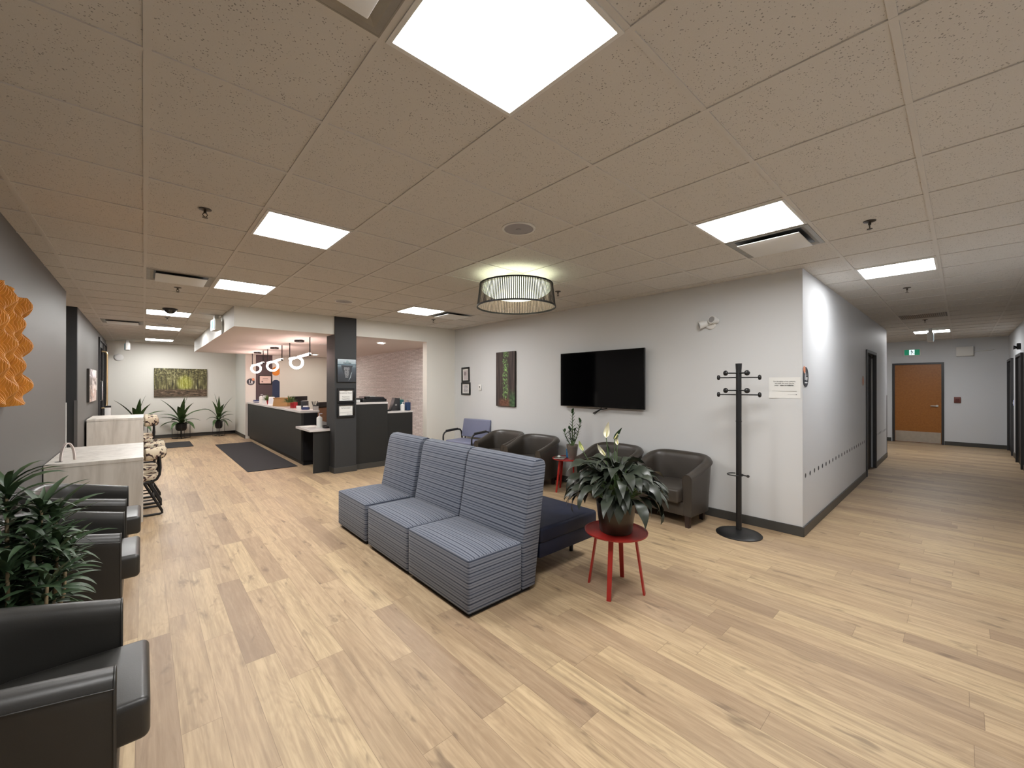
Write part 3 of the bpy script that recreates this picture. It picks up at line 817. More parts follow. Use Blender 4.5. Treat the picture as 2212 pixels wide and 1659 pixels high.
def round_sign(label, loc, face, rr=.105):
    r = thing('round_sign', label, 'sign', loc, face=face)
    MB().lathe([(rr, 0), (rr, .006), (0, .006)], n=40).build('plate', CHARDEC, r, 40)
    MB().lathe([(rr * .36, .006), (rr * .36, .008), (0, .008)], (rr * .62 * (-1 if face is NY and loc[0] > 5 else 1), rr * .72, 0), 24).build('accent_dot', PALEOR, r, 40)
    m = MB().box(-rr * .42, -rr * .22, -rr * .3, rr * .28, .006, .0075).lathe([(rr * .13, .006), (rr * .13, .0075), (0, .0075)], (-rr * .32, rr * .42, 0), 14)
    m.lathe([(rr * .24, .006), (rr * .24, .0075), (0, .0075)], (rr * .28, -.12 * rr, 0), 18).add([(rr * .08, 0, .0075), (rr * .48, 0, .0075), (rr * .28, rr * .46, .0075)], [(0, 1, 2)])
    m.build('pictogram', INKW, r)
    MB().box(-rr * .5, rr * .5, -rr * .62, -rr * .5, .006, .0075).build('caption', INKW, r)
    return r
round_sign('round charcoal room sign with white pictogram at the hall corner', (5.155, 1.104, 1.65), NY)
round_sign('round charcoal room sign left of the plum wall behind reception', (2.33, 13.998, 1.655), NY, .10)
r = thing('round_sign', 'pale orange faded sign on the hall wall beside the dark doorway', 'sign', (8.86, 1.104, 1.64), face=NY)
MB().lathe([(.08, 0), (.08, .005), (0, .005)], n=32).build('plate', M('faded orange', srgb(196, 166, 154), .6), r, 40)
MB().box(-.03, .03, -.05, .04, .005, .006).build('pictogram', PALEOR, r)
r = thing('wall_decal', 'orange round decal above a navy arch on the white strip behind reception', 'decal', (2.98, 13.984, 0), face=NY)
MB().box(-.095, .1, .1, 2.459, -.014, .0).build('white_strip', M('white strip', srgb(222, 222, 218), .5), r)
m = MB().prism([(x_, y_) for x_, y_ in [(max(-.095, min(.1, .12 * math.cos(t * PI / 12))), 1.98 + .135 * math.sin(t * PI / 12)) for t in range(24)]], .0, .002)
m.build('orange_disc', ORANGE, r)
m = MB().prism([(-.095, .1), (.1, .1)] + [(.1, 1.66), (.08, 1.69), (.04, 1.715), (0, 1.72), (-.04, 1.715), (-.075, 1.69), (-.095, 1.66)], .0, .002)
m.build('navy_arch', NAVYDEC, r)

# ------------------------------------------------------------------ framed things
def frame_parts(r, w, h, fw, dep, mat):
    m = MB()
    m.box(-w / 2, w / 2, h / 2 - fw, h / 2, .001, dep).box(-w / 2, w / 2, -h / 2, -h / 2 + fw, .001, dep).box(-w / 2, -w / 2 + fw, -h / 2 + fw, h / 2 - fw, .001, dep).box(w / 2 - fw, w / 2, -h / 2 + fw, h / 2 - fw, .001, dep)
    return m.build('frame', mat, r, bev=.002, seg=1)
def framed(name, label, cat, loc, face, w, h, fw, paper, tilt=0):
    r = thing(name, label, cat, loc, face=face)
    if tilt: r.rotation_euler = (face.to_4x4() @ Matrix.Rotation(tilt, 4, 'Z')).to_euler()
    frame_parts(r, w, h, fw, .022, BLACKP)
    MB().box(-w / 2 + fw, w / 2 - fw, -h / 2 + fw, h / 2 - fw, .001, .008).build('sheet', paper, r)
    return r
r = framed('framed_notice', 'black framed white notice on the charcoal post, upper of two', 'framed notice', (2.69, 7.419, 1.376), NY, .304, .255, .034, PAPER)
text('lettering', 'WIFI:', .022, INK, r, (0, .076, .0085)); text('lettering', 'Symphony Guest', .032, INK, r, (0, .045, .0085))
text('lettering', 'Password:', .032, INK, r, (0, -.025, .0085)); text('lettering', 'happy2022', .032, INK, r, (0, -.062, .0085))
r = framed('framed_notice', 'black framed white notice on the charcoal post, lower of two', 'framed notice', (2.69, 7.419, 1.108), NY, .304, .245, .032, PAPER)
text('lettering', 'For the safety of our patients,\nand staff, this area may be\nunder video surveillance.', .0165, INK, r, (0, .058, .0085), space=1.25)
MB().box(-.105, .105, -.0325, -.030, .008, .0086).box(-.105, .05, -.052, -.050, .008, .0086).box(.02, .105, -.072, -.068, .008, .0086).build('rule', INK, r)
r = thing('iceberg_picture', 'iceberg poster with white lettering at the top of the charcoal post', 'poster', (2.70, 7.419, 1.82), face=NY)
MB().box(-.165, .165, -.207, .207, .001, .022).build('backing', BLACKP, r, bev=.002, seg=1)
uvplane('print', .322, .406, m_iceberg(), r, (0, 0, .0225))
MB().add([(-.075, .13, .023), (-.02, .15, .023), (.0, .188, .023), (.03, .172, .023), (.06, .142, .023), (.085, .128, .023), (.0, .122, .023)], [tuple(range(6, -1, -1))]).build('iceberg_tip', M('pale berg ice', srgb(150, 172, 180), .5), r)
MB().add([(-.10, .095, .023), (-.09, .05, .023), (-.075, .0, .023), (-.05, -.07, .023), (-.02, -.14, .023), (.02, -.195, .023), (.06, -.11, .023), (.085, -.03, .023), (.09, .05, .023), (.11, .095, .023)], [tuple(range(10))]).build('iceberg_body', M('dark berg ice', srgb(54, 58, 64), .5, var=.3, vscale=18), r)
MB().add([(.03, -.185, .0234), (.06, -.11, .0234), (.075, -.05, .0234), (.095, -.01, .0234), (.082, -.06, .0234), (.07, -.12, .0234)], [tuple(range(6))]).build('ice_edge', M('ice highlight', srgb(170, 184, 190), .5), r)
text('lettering', 'Success', .046, INKB, r, (.01, .137, .0236), bold=.0006)
text('lettering', 'hard work\npersistence\nlate nights\nrejections\nsacrifices\ndiscipline\ncriticism\ndoubts\nfailure', .0215, INKW, r, (0, -.03, .0236), space=.98)
r = framed('framed_print', 'small black framed colour print near the corner, upper of two', 'framed picture', (5.049, 7.03, 1.785), NX, .27, .31, .032, PAPER, .02)
uvplane('print', .15, .20, M('pinkish grey print', srgb(190, 180, 182), .6, var=.2, vscale=40), r, (0, -.01, .0085))
MB().lathe([(.042, .0086), (.042, .0088), (0, .0088)], (-.02, .02, 0), 20).build('portrait_spot', M('grey portrait', srgb(140, 128, 130), .6), r)
r = framed('framed_print', 'small black framed monochrome print near the corner, lower of two', 'framed picture', (5.049, 7.02, 1.488), NX, .315, .265, .034, PAPER)
uvplane('print', .165, .15, m_sketch(), r, (0, 0, .0085))
r = framed('certificate', 'black framed pinkish certificate on the plum wall behind reception', 'certificate', (2.70, 13.984, 1.72), NY, .34, .27, .022, PINKPAPER)
MB().box(-.07, .07, .03, .042, .008, .009).box(-.09, .09, -.005, .0, .008, .009).box(-.06, .06, -.03, -.025, .008, .009).build('lettering', M('faded ink', srgb(150, 128, 122), .6), r)
MB().lathe([(.022, .0082), (.022, .009), (0, .009)], (-.08, -.055, 0), 14).build('seal', M('grey seal', srgb(130, 110, 106), .6), r)
def canvas(label, loc, face, w, h, mat):
    r = thing('canvas_picture', label, 'picture', loc, face=face)
    MB().box(-w / 2, w / 2, -h / 2, h / 2, .001, .036).build('stretcher', M('dark canvas edge', srgb(38, 34, 28), .7), r, bev=.002, seg=1)
    uvplane('print', w - .004, h - .004, mat, r, (0, 0, .0365)); return r
canvas('tall narrow canvas of a green forest path beside the television', (5.049, 5.73, 1.677), NX, .535, 1.02, m_forest_tall())
canvas('wide canvas of a sunlit forest path on the far wall above the planters', (.84, 15.748, 1.632), NY, 1.235, .84, m_forest_wide())
canvas('pale pinkish canvas on the far left wall beyond the dark alcove', (-.769, 11.43, 1.55), PX, 1.45, .62, m_left_print())
r = thing('paper_sign', 'white paper notice taped to the grey wall beside the coat rack', 'notice', (5.048, 1.265, 1.538), face=NX)
m = MB(); nx_, ny_ = 14, 10
for j in range(ny_ + 1):
    for i in range(nx_ + 1):
        u, v = i / nx_, j / ny_
        m.v.append(((u - .5) * .288, (v - .5) * .222, .002 + .010 * max(0, 1 - u * 3) * max(0, 1 - v * 3.2) + .0015 * math.sin(u * 7) * math.sin(v * 5) ** 2))
for j in range(ny_):
    for i in range(nx_):
        a = j * (nx_ + 1) + i; m.f.append((a, a + 1, a + nx_ + 2, a + nx_ + 1)); m.m.append(0)
m.build('sheet', PAPER, r, 60)
text('lettering', 'For the safety of our patients,', .0168, INK, r, (0, .066, .0046)); text('lettering', 'and staff, this area may be', .0168, INK, r, (0, .045, .0046))
text('lettering', 'under', .0168, INK, r, (-.072, .024, .0046)); text('lettering', 'video surveillance.', .0168, INKB, r, (.022, .024, .0046), bold=.0005)
MB().box(-.115, .11, -.038, -.036, .0042, .0047).box(.03, .10, -.072, -.0705, .0042, .0047).lathe([(.006, .0042), (.006, .0048), (0, .0048)], (.107, -.071, 0), 12).build('small_print', M('mid grey ink', srgb(140, 140, 140), .6), r)
r = thing('paper_sign', 'small white paper sign on the wall beside the entrance door', 'notice', (-.769, 12.78, 1.58), face=PX)
MB().box(-.09, .09, -.13, .13, .001, .003).build('sheet', PAPER, r)
r = thing('door_operator_post', 'short white push button post by the entrance door', 'door button', (-.60, 13.0, 0))
MB().box(-.05, .05, -.05, .05, 0, 1.05).build('post', WHITEP, r, bev=.006)
MB().box(-.052, .052, -.052, .052, 1.05, 1.09).build('cap', BLACKP, r, bev=.004)

# television
r = thing('television', 'large black wall mounted television', 'television', (5.049, 3.585, 1.65), face=NX)
MB().box(-.737, .737, -.417, .417, .055, .088).build('casing', BLACKP, r, bev=.004)
MB().box(-.731, .731, -.405, .411, .088, .0895).build('screen', SCREEN, r)
MB().box(-.012, .012, -.4155, -.4115, .0885, .0895).build('logo', M('grey logo', srgb(120, 120, 124), .4), r)
MB().box(-.30, .30, -.2, .2, .0, .055).build('mount', BLACKM, r)
MB().tube([(.03, -.417, .06), (.02, -.44, .07), (-.04, -.47, .07), (-.10, -.495, .06), (-.13, -.505, .05), (-.10, -.515, .05), (-.06, -.49, .055), (0, -.45, .05), (.12, -.425, .05)], .008, 8).build('power_cable', BLACKP, r, 50)

# amber wall relief made of upright wavy slats
r = thing('wave_art', 'amber timber wall art of layered wavy slats', 'wall art', (-.749, 4.10, 1.82), face=PX)
def relief(u, v):
    a = .5 + .5 * math.sin(2 * PI * (v / .285 + u / .52) + .5)
    b_ = .5 + .5 * math.sin(2 * PI * (v / .30 - u / .46) + 2.2)
    k = max(a, b_) * .75 + .25 * a * b_
    return .040 + .098 * k ** 1.6
N = 62
m = MB()
for k in range(N):
    u = (k / (N - 1) - .5) * 1.22
    v1 = .385 + .02 * math.sin(u * 9 + 1.2); v0 = -.385 - .02 * math.sin(u * 7 + .4)
    n = 48; vs = []; fs = []
    for q in range(n + 1):
        v = v0 + (v1 - v0) * q / n; d = relief(u, v)
        vs += [(u - .0055, v, .001), (u - .0055, v, d), (u + .0055, v, d), (u + .0055, v, .001)]
    for q in range(n):
        a = q * 4
        fs += [(a, a + 4, a + 5, a + 1), (a + 1, a + 5, a + 6, a + 2), (a + 2, a + 6, a + 7, a + 3)]
    fs += [(0, 1, 2, 3), (4 * n + 3, 4 * n + 2, 4 * n + 1, 4 * n)]
    m.add(vs, fs)
m.build('wave_slats', AMBER, r)
m = MB()
for q in range(49):
    u = -.60 + 1.20 * q / 48
    for k in range(33):
        v = (k / 32 - .5) * .74; m.v.append((u, v, relief(u, v) - .016))
for q in range(48):
    for k in range(32):
        a = q * 33 + k; m.f.append((a, a + 33, a + 34, a + 1)); m.m.append(0)
m.build('backing', M('deep amber backing', srgb(140, 82, 16), .6), r, 60)
# ------------------------------------------------------------------ striped sofa modules
def make_module():
    r = thing('sofa_module', 'x', 'sofa', group='striped sofa modules in a row')
    W = .80; h = W / 2 - .002
    m = MB(); nx_, ny_ = 10, 12
    # seat block with a softly crowned top
    top = lambda u, v: .395 + .022 * (1 - (2 * u - 1) ** 4) * (1 - (2 * v - 1) ** 4)
    vs = []
    for a in range(nx_ + 1):
        for b_ in range(ny_ + 1):
            u, v = a / nx_, b_ / ny_
            vs.append((.492 * u, -h + 2 * h * v, top(u, v)))
    fs = [(a * (ny_ + 1) + b_, (a + 1) * (ny_ + 1) + b_, (a + 1) * (ny_ + 1) + b_ + 1, a * (ny_ + 1) + b_ + 1) for a in range(nx_) for b_ in range(ny_)]
    ring = [a * (ny_ + 1) for a in range(nx_ + 1)] + [nx_ * (ny_ + 1) + b_ for b_ in range(1, ny_ + 1)] + [a * (ny_ + 1) + ny_ for a in range(nx_ - 1, -1, -1)] + [b_ for b_ in range(ny_ - 1, 0, -1)]
    k = len(vs); n = len(ring)
    for i in ring:
        p = vs[i]; vs.append((p[0], p[1], .03))
    for i in range(n):
        i2 = (i + 1) % n
        fs.append((ring[i], k + i, k + i2, ring[i2]))
    fs.append(tuple(k + i for i in range(n - 1, -1, -1)))
    m.add(vs, fs)
    m.build('seat', STRIPE, r, bev=.016, seg=3, bang=50)
    prof = [(.500, .03), (.632, .03), (.752, .935), (.738, .972), (.700, .990), (.640, .984), (.606, .955), (.580, .86), (.545, .64), (.513, .46), (.500, .40)]
    MB().prism([(a, b_) for a, b_ in prof], -h, h, 'y').build('backrest', STRIPE, r, bev=.012, seg=3, bang=40)
    MB().box(.03, .60, -h + .03, h - .03, 0, .032).build('plinth', BLACKLAM, r)
    return r
m0 = make_module()
for k, (yc, w, lab) in enumerate([(2.617, .838, 'blue grey striped sofa module nearest the camera with its end side in view'),
                                  (3.444, .792, 'blue grey striped sofa module in the middle of the row'),
                                  (4.272, .738, 'blue grey striped sofa module furthest away, set slightly apart from the others')]):
    o = m0 if k == 0 else copy_tree(m0)
    place(o, (1.602, yc, 0), 0, lab); o.scale = (1, w / .80, 1)

# navy bench behind the sofa
r = thing('navy_bench', 'low navy vinyl bench backing onto the striped sofa', 'bench', (2.70, 3.40, 0))
MB().box(-.375, .375, -1.165, 1.165, .30, .425).build('seat', NAVY, r, bev=.028, seg=4)
MB().box(-.37, .365, -1.155, 1.155, .185, .31).build('seat_frame', NAVY, r, bev=.012)
for x in (-.28, .30):
    for y in (-.92, 0, .92):
        MB().cyl((x, y, 0), (x, y, .19), .018, .022, 12).build('leg', BLACKM, r, 40)

# ------------------------------------------------------------------ tub chairs
def make_tub(W, leather, label, group, f0=.585, rise=.165, q0=.5):
    r = thing('tub_chair', label, 'armchair', group=group)
    D0, D1 = -.31, .262; ho = W / 2; th = .092
    pts = []
    for k in range(5): pts.append((D0 + (0 - D0) * k / 5, -ho))
    for k in range(21):
        a = -PI / 2 + PI * k / 20
        ex = 2 / 2.5
        ca, sa = math.cos(a), math.sin(a)
        pts.append((D1 * abs(ca) ** ex, ho * (abs(sa) ** ex) * (1 if sa >= 0 else -1)))
    for k in range(4, -1, -1): pts.append((D0 + (0 - D0) * k / 5, ho))
    n = len(pts); ln = [0]
    for i in range(1, n): ln.append(ln[-1] + (Vector(pts[i]) - Vector(pts[i - 1])).length)
    vs = []; fs = []; ns = 14
    for i, (x, y) in enumerate(pts):
        p = Vector(pts[min(i + 1, n - 1)]) - Vector(pts[max(i - 1, 0)]); p.normalize()
        nr = Vector((p.y, -p.x))        # outward
        q = max(0, min(1, (x - D0) / (D1 - D0 - .03)))
        q = q + q0 * (q * q * (3 - 2 * q) - q)
        top = f0 + rise * q
        lean = .045 * q
        sec = [(0, .135), (.004, .30), (.008 + lean * .5, top - .08), (.006 + lean, top - .045), (-.006 + lean, top - .018), (-.026 + lean, top - .004), (-.046 + lean, top),
               (-.068 + lean, top - .004), (-.088 + lean, top - .018), (-.100 + lean, top - .045), (-.102 + lean * .8, top - .08), (-th - .004 + lean * .3, .42), (-th, .30), (-th, .135)]
        for o_, z in sec:
            c = Vector((x, y)) + nr * (o_)
            vs.append((c.x, c.y, z))
    for i in range(n - 1):
        for j in range(ns - 1):
            a = i * ns + j
            fs.append((a, a + ns, a + ns + 1, a + 1))
        fs.append((i * ns + ns - 1, (i + 1) * ns + ns - 1, (i + 1) * ns, i * ns))
    fs.append(tuple(range(ns))); fs.append(tuple((n - 1) * ns + j for j in range(ns - 1, -1, -1)))
    m = MB().add(vs, fs)
    m.build('shell', leather, r, smooth=38)
    # piping on the arm ends
    for i in (0, n - 1):
        MB().tube([vs[i * ns + j] for j in range(0, ns)], .0035, 6).build('piping', leather, r, 60)
    MB().tube([vs[i * ns + 3] for i in range(n)], .0028, 6).build('welt_seam', leather, r, 60)
    hi = ho - th
    m = MB()
    poly = [(-.402, -hi + .012), (.0, -hi + .012), (.07, -hi * .82), (.145, -hi * .45), (.165, 0), (.145, hi * .45), (.07, hi * .82), (0, hi - .012), (-.402, hi - .012)]
    m.prism(poly, .272, .425)
    m.build('seat_cushion', leather, r, bev=.026, seg=4, bang=50)
    MB().box(-.315, .10, -hi - .004, hi + .004, .13, .272).build('seat_base', leather, r, bev=.006)
    for x, y in ((-.265, -ho + .06), (-.265, ho - .06), (.14, -ho + .11), (.14, ho - .11)):
        MB().cyl((x, y, 0), (x, y, .137), .030, .038, 4, sq=True).build('leg', DARKWOOD, r)
    return r
t0 = make_tub(.77, BRNLEATH, 'grey brown leather tub chair nearest the coat rack', 'grey brown tub chairs along the screen wall')
place(t0, (4.72, 2.325, 0), math.radians(-4))
for x, y, a, lab in ((4.715, 3.195, -3, 'grey brown leather tub chair behind the peace lily, right of the far red table'),
                     (4.64, 4.60, 4, 'grey brown leather tub chair just left of the far red table'),
                     (4.68, 5.43, 3, 'grey brown leather tub chair between the blue chair and another tub chair')):
    place(copy_tree(t0), (x, y, 0), math.radians(a), lab)
t1 = make_tub(.69, BLKLEATH, 'black leather tub chair closest to the camera, cut off at the lower left', 'black tub chairs along the left wall', .600, .112, 0)
place(t1, (-.38, 2.235, 0), PI)
place(copy_tree(t1), (-.417, 3.955, 0), PI, 'black leather tub chair directly behind the leafy plant on the left')
place(copy_tree(t1), (-.417, 5.03, 0), PI, 'black leather tub chair in front of the pale desk on the left')

# blue guest chair with black arms
r = thing('guest_chair', 'wide periwinkle blue guest chair with black arms near the room corner', 'chair', (4.68, 6.50, 0), math.radians(9))
MB().box(-.24, .24, -.35, .35, .42, .49).build('seat', BLUEVIN, r, bev=.03, seg=4)
MB().prism([(.22, .52), (.265, .52), (.335, .86), (.315, .885), (.285, .87)], -.37, .37, 'y').build('backrest', BLUEVIN, r, bev=.045, seg=5)
for sy in (-1, 1):
    y = sy * .39
    MB().tube([(-.25, y, 0), (-.25, y, .55), (-.245, y, .585), (-.215, y, .625), (-.16, y, .648), (-.1, y, .655), (.14, y, .665), (.20, y, .66), (.24, y, .62), (.26, y, .5), (.30, y, 0)], .016, 10).build('arm_frame', BLACKM, r, 50)
    MB().tube([(-.17, y, .655), (.14, y, .673)], .024, 10).build('arm_pad', BLACKP, r, 50)
MB().tube([(-.25, -.39, .41), (-.25, .39, .41)], .013, 8).tube([(.25, -.39, .41), (.25, .39, .41)], .013, 8).tube([(.25, -.3, .41), (.31, -.3, .80)], .012, 8).tube([(.25, .3, .41), (.31, .3, .80)], .012, 8).build('seat_support', BLACKM, r, 50)

# ------------------------------------------------------------------ coat rack
r = thing('coat_rack', 'black metal coat rack with round knobs standing at the hall corner', 'coat rack', (4.64, 1.575, 0))
MB().lathe([(.215, 0), (.217, .008), (.205, .018), (.14, .036), (.07, .047), (.03, .05), (0, .05)], n=48).build('base', BLACKM, r, 40)
p_ = MB().cyl((0, 0, .045), (0, 0, 1.79), .0265, n=24).lathe([(.029, 1.18), (.029, 1.19)], n=24).lathe([(.0275, 1.73), (.031, 1.792), (0, 1.794)], n=24).build('pole', BLACKM, r, 40)
vd = math.atan2(-1.575, -4.64)      # towards the middle of the room
for zt_ in (1.645, 1.465):
    for da, dz, L in ((PI / 2, 0, .185), (-PI / 2, 0, .185), (math.radians(-45), .044, .165), (math.radians(26), .044, .165)):
        a = vd + da
        d = Vector((math.cos(a), math.sin(a), 0)); z = zt_ + dz
        pg = MB().cyl(Vector((0, 0, z)) + d * .02, Vector((0, 0, z)) + d * L, .0075, n=10).build('peg', BLACKM, r, 40)
        R = d.to_track_quat('Z', 'Y').to_matrix()
        MB().lathe([(.010, -.012), (.022, -.008), (.0275, .0), (.0265, .010), (.018, .018), (0, .021)], tuple(Vector((0, 0, z)) + d * L), 20, R).build('knob', BLACKP, pg, 60)
ring = [(.075 * math.cos(t) + .03, .075 * math.sin(t) + .045, .615) for t in [PI * .1 + k * PI * 1.75 / 28 for k in range(29)]]
MB().tube([(-.02, -.02, .615), (.0, -.03, .615)] + ring[::-1], .006, 8).tube([(0, -.02, .625), (-.02, -.09, .625)], .006, 8).build('umbrella_ring', BLACKM, r, 50)
MB().sphere((-.022, -.095, .625), .015).build('ring_knob', BLACKP, r, 60)

# ------------------------------------------------------------------ red tables
def make_table(R, H, label, rz):
    r = thing('side_table', label, 'table', rz=rz, group='round red metal side tables')
    MB().lathe([(0, H - .012), (R - .02, H - .012), (R, H - .008), (R + .003, H + .002), (R - .002, H + .003), (R - .008, H - .005), (0, H - .006)], n=56).build('tray_top', REDMET, r, 40)
    for k in range(4):
        a = PI / 2 * k
        d = Vector((math.cos(a), math.sin(a), 0)); w = Vector((-d.y, d.x, 0))
        vs = []
        for p, hw_ in ((d * (R * .62) + Vector((0, 0, H - .011)), .020), (d * (R * .90), .017)):
            for s1, s2 in ((-1, -1), (1, -1), (1, 1), (-1, 1)):
                vs.append(p + w * hw_ * s1 * .9 + d * .007 * s2)
        MB().add(vs, [(3, 2, 1, 0), (4, 5, 6, 7), (0, 1, 5, 4), (1, 2, 6, 5), (2, 3, 7, 6), (3, 0, 4, 7)]).build('leg', REDMET, r)
    return r
tb = make_table(.235, .447, 'round red metal side table carrying the peace lily', math.radians(20))
place(tb, (2.70, 1.79, 0))
tb2 = place(copy_tree(tb), (4.66, 3.92, 0), math.radians(75), 'round red metal side table between tub chairs under the television')
tb2.scale = (.95, .95, 1.08)

# peace lily
def leafy(mb, base, az, L, W, e0, droop, pet, stem_mb=None, **kw):
    """petiole then blade"""
    p = Vector(base); d = Vector((math.cos(az) * math.cos(e0), math.sin(az) * math.cos(e0), math.sin(e0)))
    q = p + d * pet
    if stem_mb is not None: stem_mb.tube([p, p + d * pet * .5 + Vector((0, 0, .01)), q], .0035, 5)
    mb.leaf(q, az, L, W, e0 - .25, droop, **kw)
r = thing('peace_lily', 'big drooping peace lily in a brown pot on the red table', 'potted plant', (2.70, 1.79, .442))
MB().lathe([(0, 0), (.116, 0), (.122, .012), (.134, .10), (.148, .215), (.150, .228), (.142, .228), (.138, .20), (0, .20)], n=44).build('pot', POTBRN, r, 40)
MB().lathe([(0, .205), (.137, .205)], n=32).build('soil', SOIL, r)
lf = MB(); st = MB(); rnd = random.Random(11)
for k in range(150):
    az = rnd.uniform(0, 2 * PI); t = (k + .5) / 150
    e0 = 1.35 - 1.0 * t + rnd.uniform(-.12, .12)
    L = rnd.uniform(.18, .29); W = rnd.uniform(.026, .044)
    pet = .10 + .17 * (1 - .4 * t) * rnd.uniform(.6, 1.2)
    br = .04 * math.sqrt(rnd.random())
    leafy(lf, (br * math.cos(az + .5), br * math.sin(az + .5), .21), az, L, W, e0, rnd.uniform(1.2, 2.5), pet, st, n=8, fold=.2, tip=.85, twist=rnd.uniform(-1.0, 1.0), wave=.28)
lf.build('foliage', LILYLEAF, r, 60); st.build('petioles', STEMG, r, 60)
rt = Vector((s_cam := .7415, -.671, 0))   # sideways in the room, along the sofa's diagonal
for dx, z, sz, mt, tl in ((-.075, .715, .125, SPATHE, .02), (-.012, .70, .095, ZZLEAF, .06), (.01, .66, .07, SPATHE, .0), (-.255, .615, .08, SPATHEG, -.03), (-.085, .575, .095, SPATHE, -.06), (-.045, .565, .10, LILYLEAF, -.02)):
    b0 = rt * dx * .25 + Vector((0, 0, .22)); b1 = rt * dx + Vector((.0, .0, z))
    fl = MB().tube([b0, b0.lerp(b1, .5) + Vector((0, 0, .03)), b1], .0032, 6).build('flower_stalk', STEMG, r, 60)
    sp = MB(); vs = []; fs = []; n = 9
    for j in range(n + 1):
        t = j / n; w = sz * .185 * math.sin(PI * min(1, t ** .62)) + .0008
        c = b1 + Vector((0, 0, sz * t)) + rt * (tl * t) + Vector((-.671, -.7415, 0)) * (-.25 * sz * math.sin(PI * t))
        vs += [c - rt * w + Vector((-.671, -.7415, 0)) * w * .5, c, c + rt * w + Vector((-.671, -.7415, 0)) * w * .5]
    for j in range(n):
        a = j * 3; fs += [(a, a + 1, a + 4, a + 3), (a + 1, a + 2, a + 5, a + 4)]
    sp.add(vs, fs).build('spathe', mt, fl, 60)
    if mt is not LILYLEAF: MB().cyl(b1 + Vector((0, 0, .01)) + Vector((-.671, -.7415, 0)) * .008, b1 + Vector((0, 0, sz * .5)) + rt * tl * .4 + Vector((-.671, -.7415, 0)) * .004, .005, .0035, 8).build('spadix', SPADIX, fl, 60)

# small plant in a glass vase and leaflets on the far red table
HT = .447 * 1.08 - .005
r = thing('vase_plant', 'upright glossy plant in a tapered glass vase on the far red table', 'potted plant', (4.665, 3.835, HT))
MB().lathe([(0, 0), (.055, 0), (.058, .01), (.088, .215), (.084, .215), (.054, .02), (0, .02)], n=36).build('vase', GLASSV, r, 40)
MB().lathe([(0, .022), (.053, .022), (.077, .185), (0, .185)], n=24).build('soil', M('stone filling', srgb(120, 104, 88), .8, var=.3, vscale=60), r)
rnd = random.Random(5)
for (sx, hgt, ln_) in ((0, .52, 0), (.115, .38, .09), (-.115, .23, -.07), (-.04, .26, -.01), (.03, .24, .03)):
    base = Vector((0, 0, .17)); tip = rt * sx + Vector((0, 0, .17 + hgt))
    stp = [base.lerp(tip, t) + rt * (ln_ * .2 * math.sin(PI * t)) for t in [0, .25, .5, .75, 1]]
    so = MB().tube(stp, .006, 7, radii=[.009, .008, .007, .005, .003]).build('stem', STEMG, r, 60)
    lm = MB(); nl = int(6 + hgt * 26)
    for k in range(nl):
        t = .25 + .75 * k / (nl - 1); p = base.lerp(tip, t) + rt * (ln_ * .2 * math.sin(PI * t))
        az = (-.735 if k % 2 else 2.41) + rnd.uniform(-.5, .5)
        if k >= nl - 2: az = rnd.uniform(0, 6)
        lm.leaf(p, az, rnd.uniform(.075, .10) * (1.15 - .35 * t), .019, .75 + .4 * t, .45, n=4, fold=.15, tip=.8)
    lm.build('leaves', ZZLEAF, so, 60)
r = thing('tissue_carton', 'small bright blue carton beside the vase on the far red table', 'box', (4.76, 3.96, HT), .4)
MB().box(-.045, .045, -.045, .045, 0, .13).build('carton', BLUEC, r, bev=.002)
MB().box(-.0455, .0455, -.0455, .0455, .095, .10).build('pale_band', M('pale blue print', srgb(150, 196, 222), .5), r)
r = thing('magazine', 'thin dark magazine lying on the far red table', 'magazine', (4.57, 3.99, HT + .0105), .5)
MB().box(-.10, .10, -.075, .075, 0, .008).build('pages', PAPER, r)
MB().box(-.101, .101, -.076, .076, .008, .0095).build('cover', M('muted cover print', srgb(86, 84, 74), .4, var=.5, vscale=30), r)
r = thing('leaflet', 'white folded leaflet on the magazine on the far red table', 'leaflet', (4.60, 4.02, HT + .0205), 1.0)
MB().add([(-.05, -.03, 0), (.05, -.03, 0), (.05, .0, .012), (-.05, .0, .012), (.05, .03, .001), (-.05, .03, .001)], [(0, 1, 2, 3), (3, 2, 4, 5)]).build('sheet', PAPER, r)

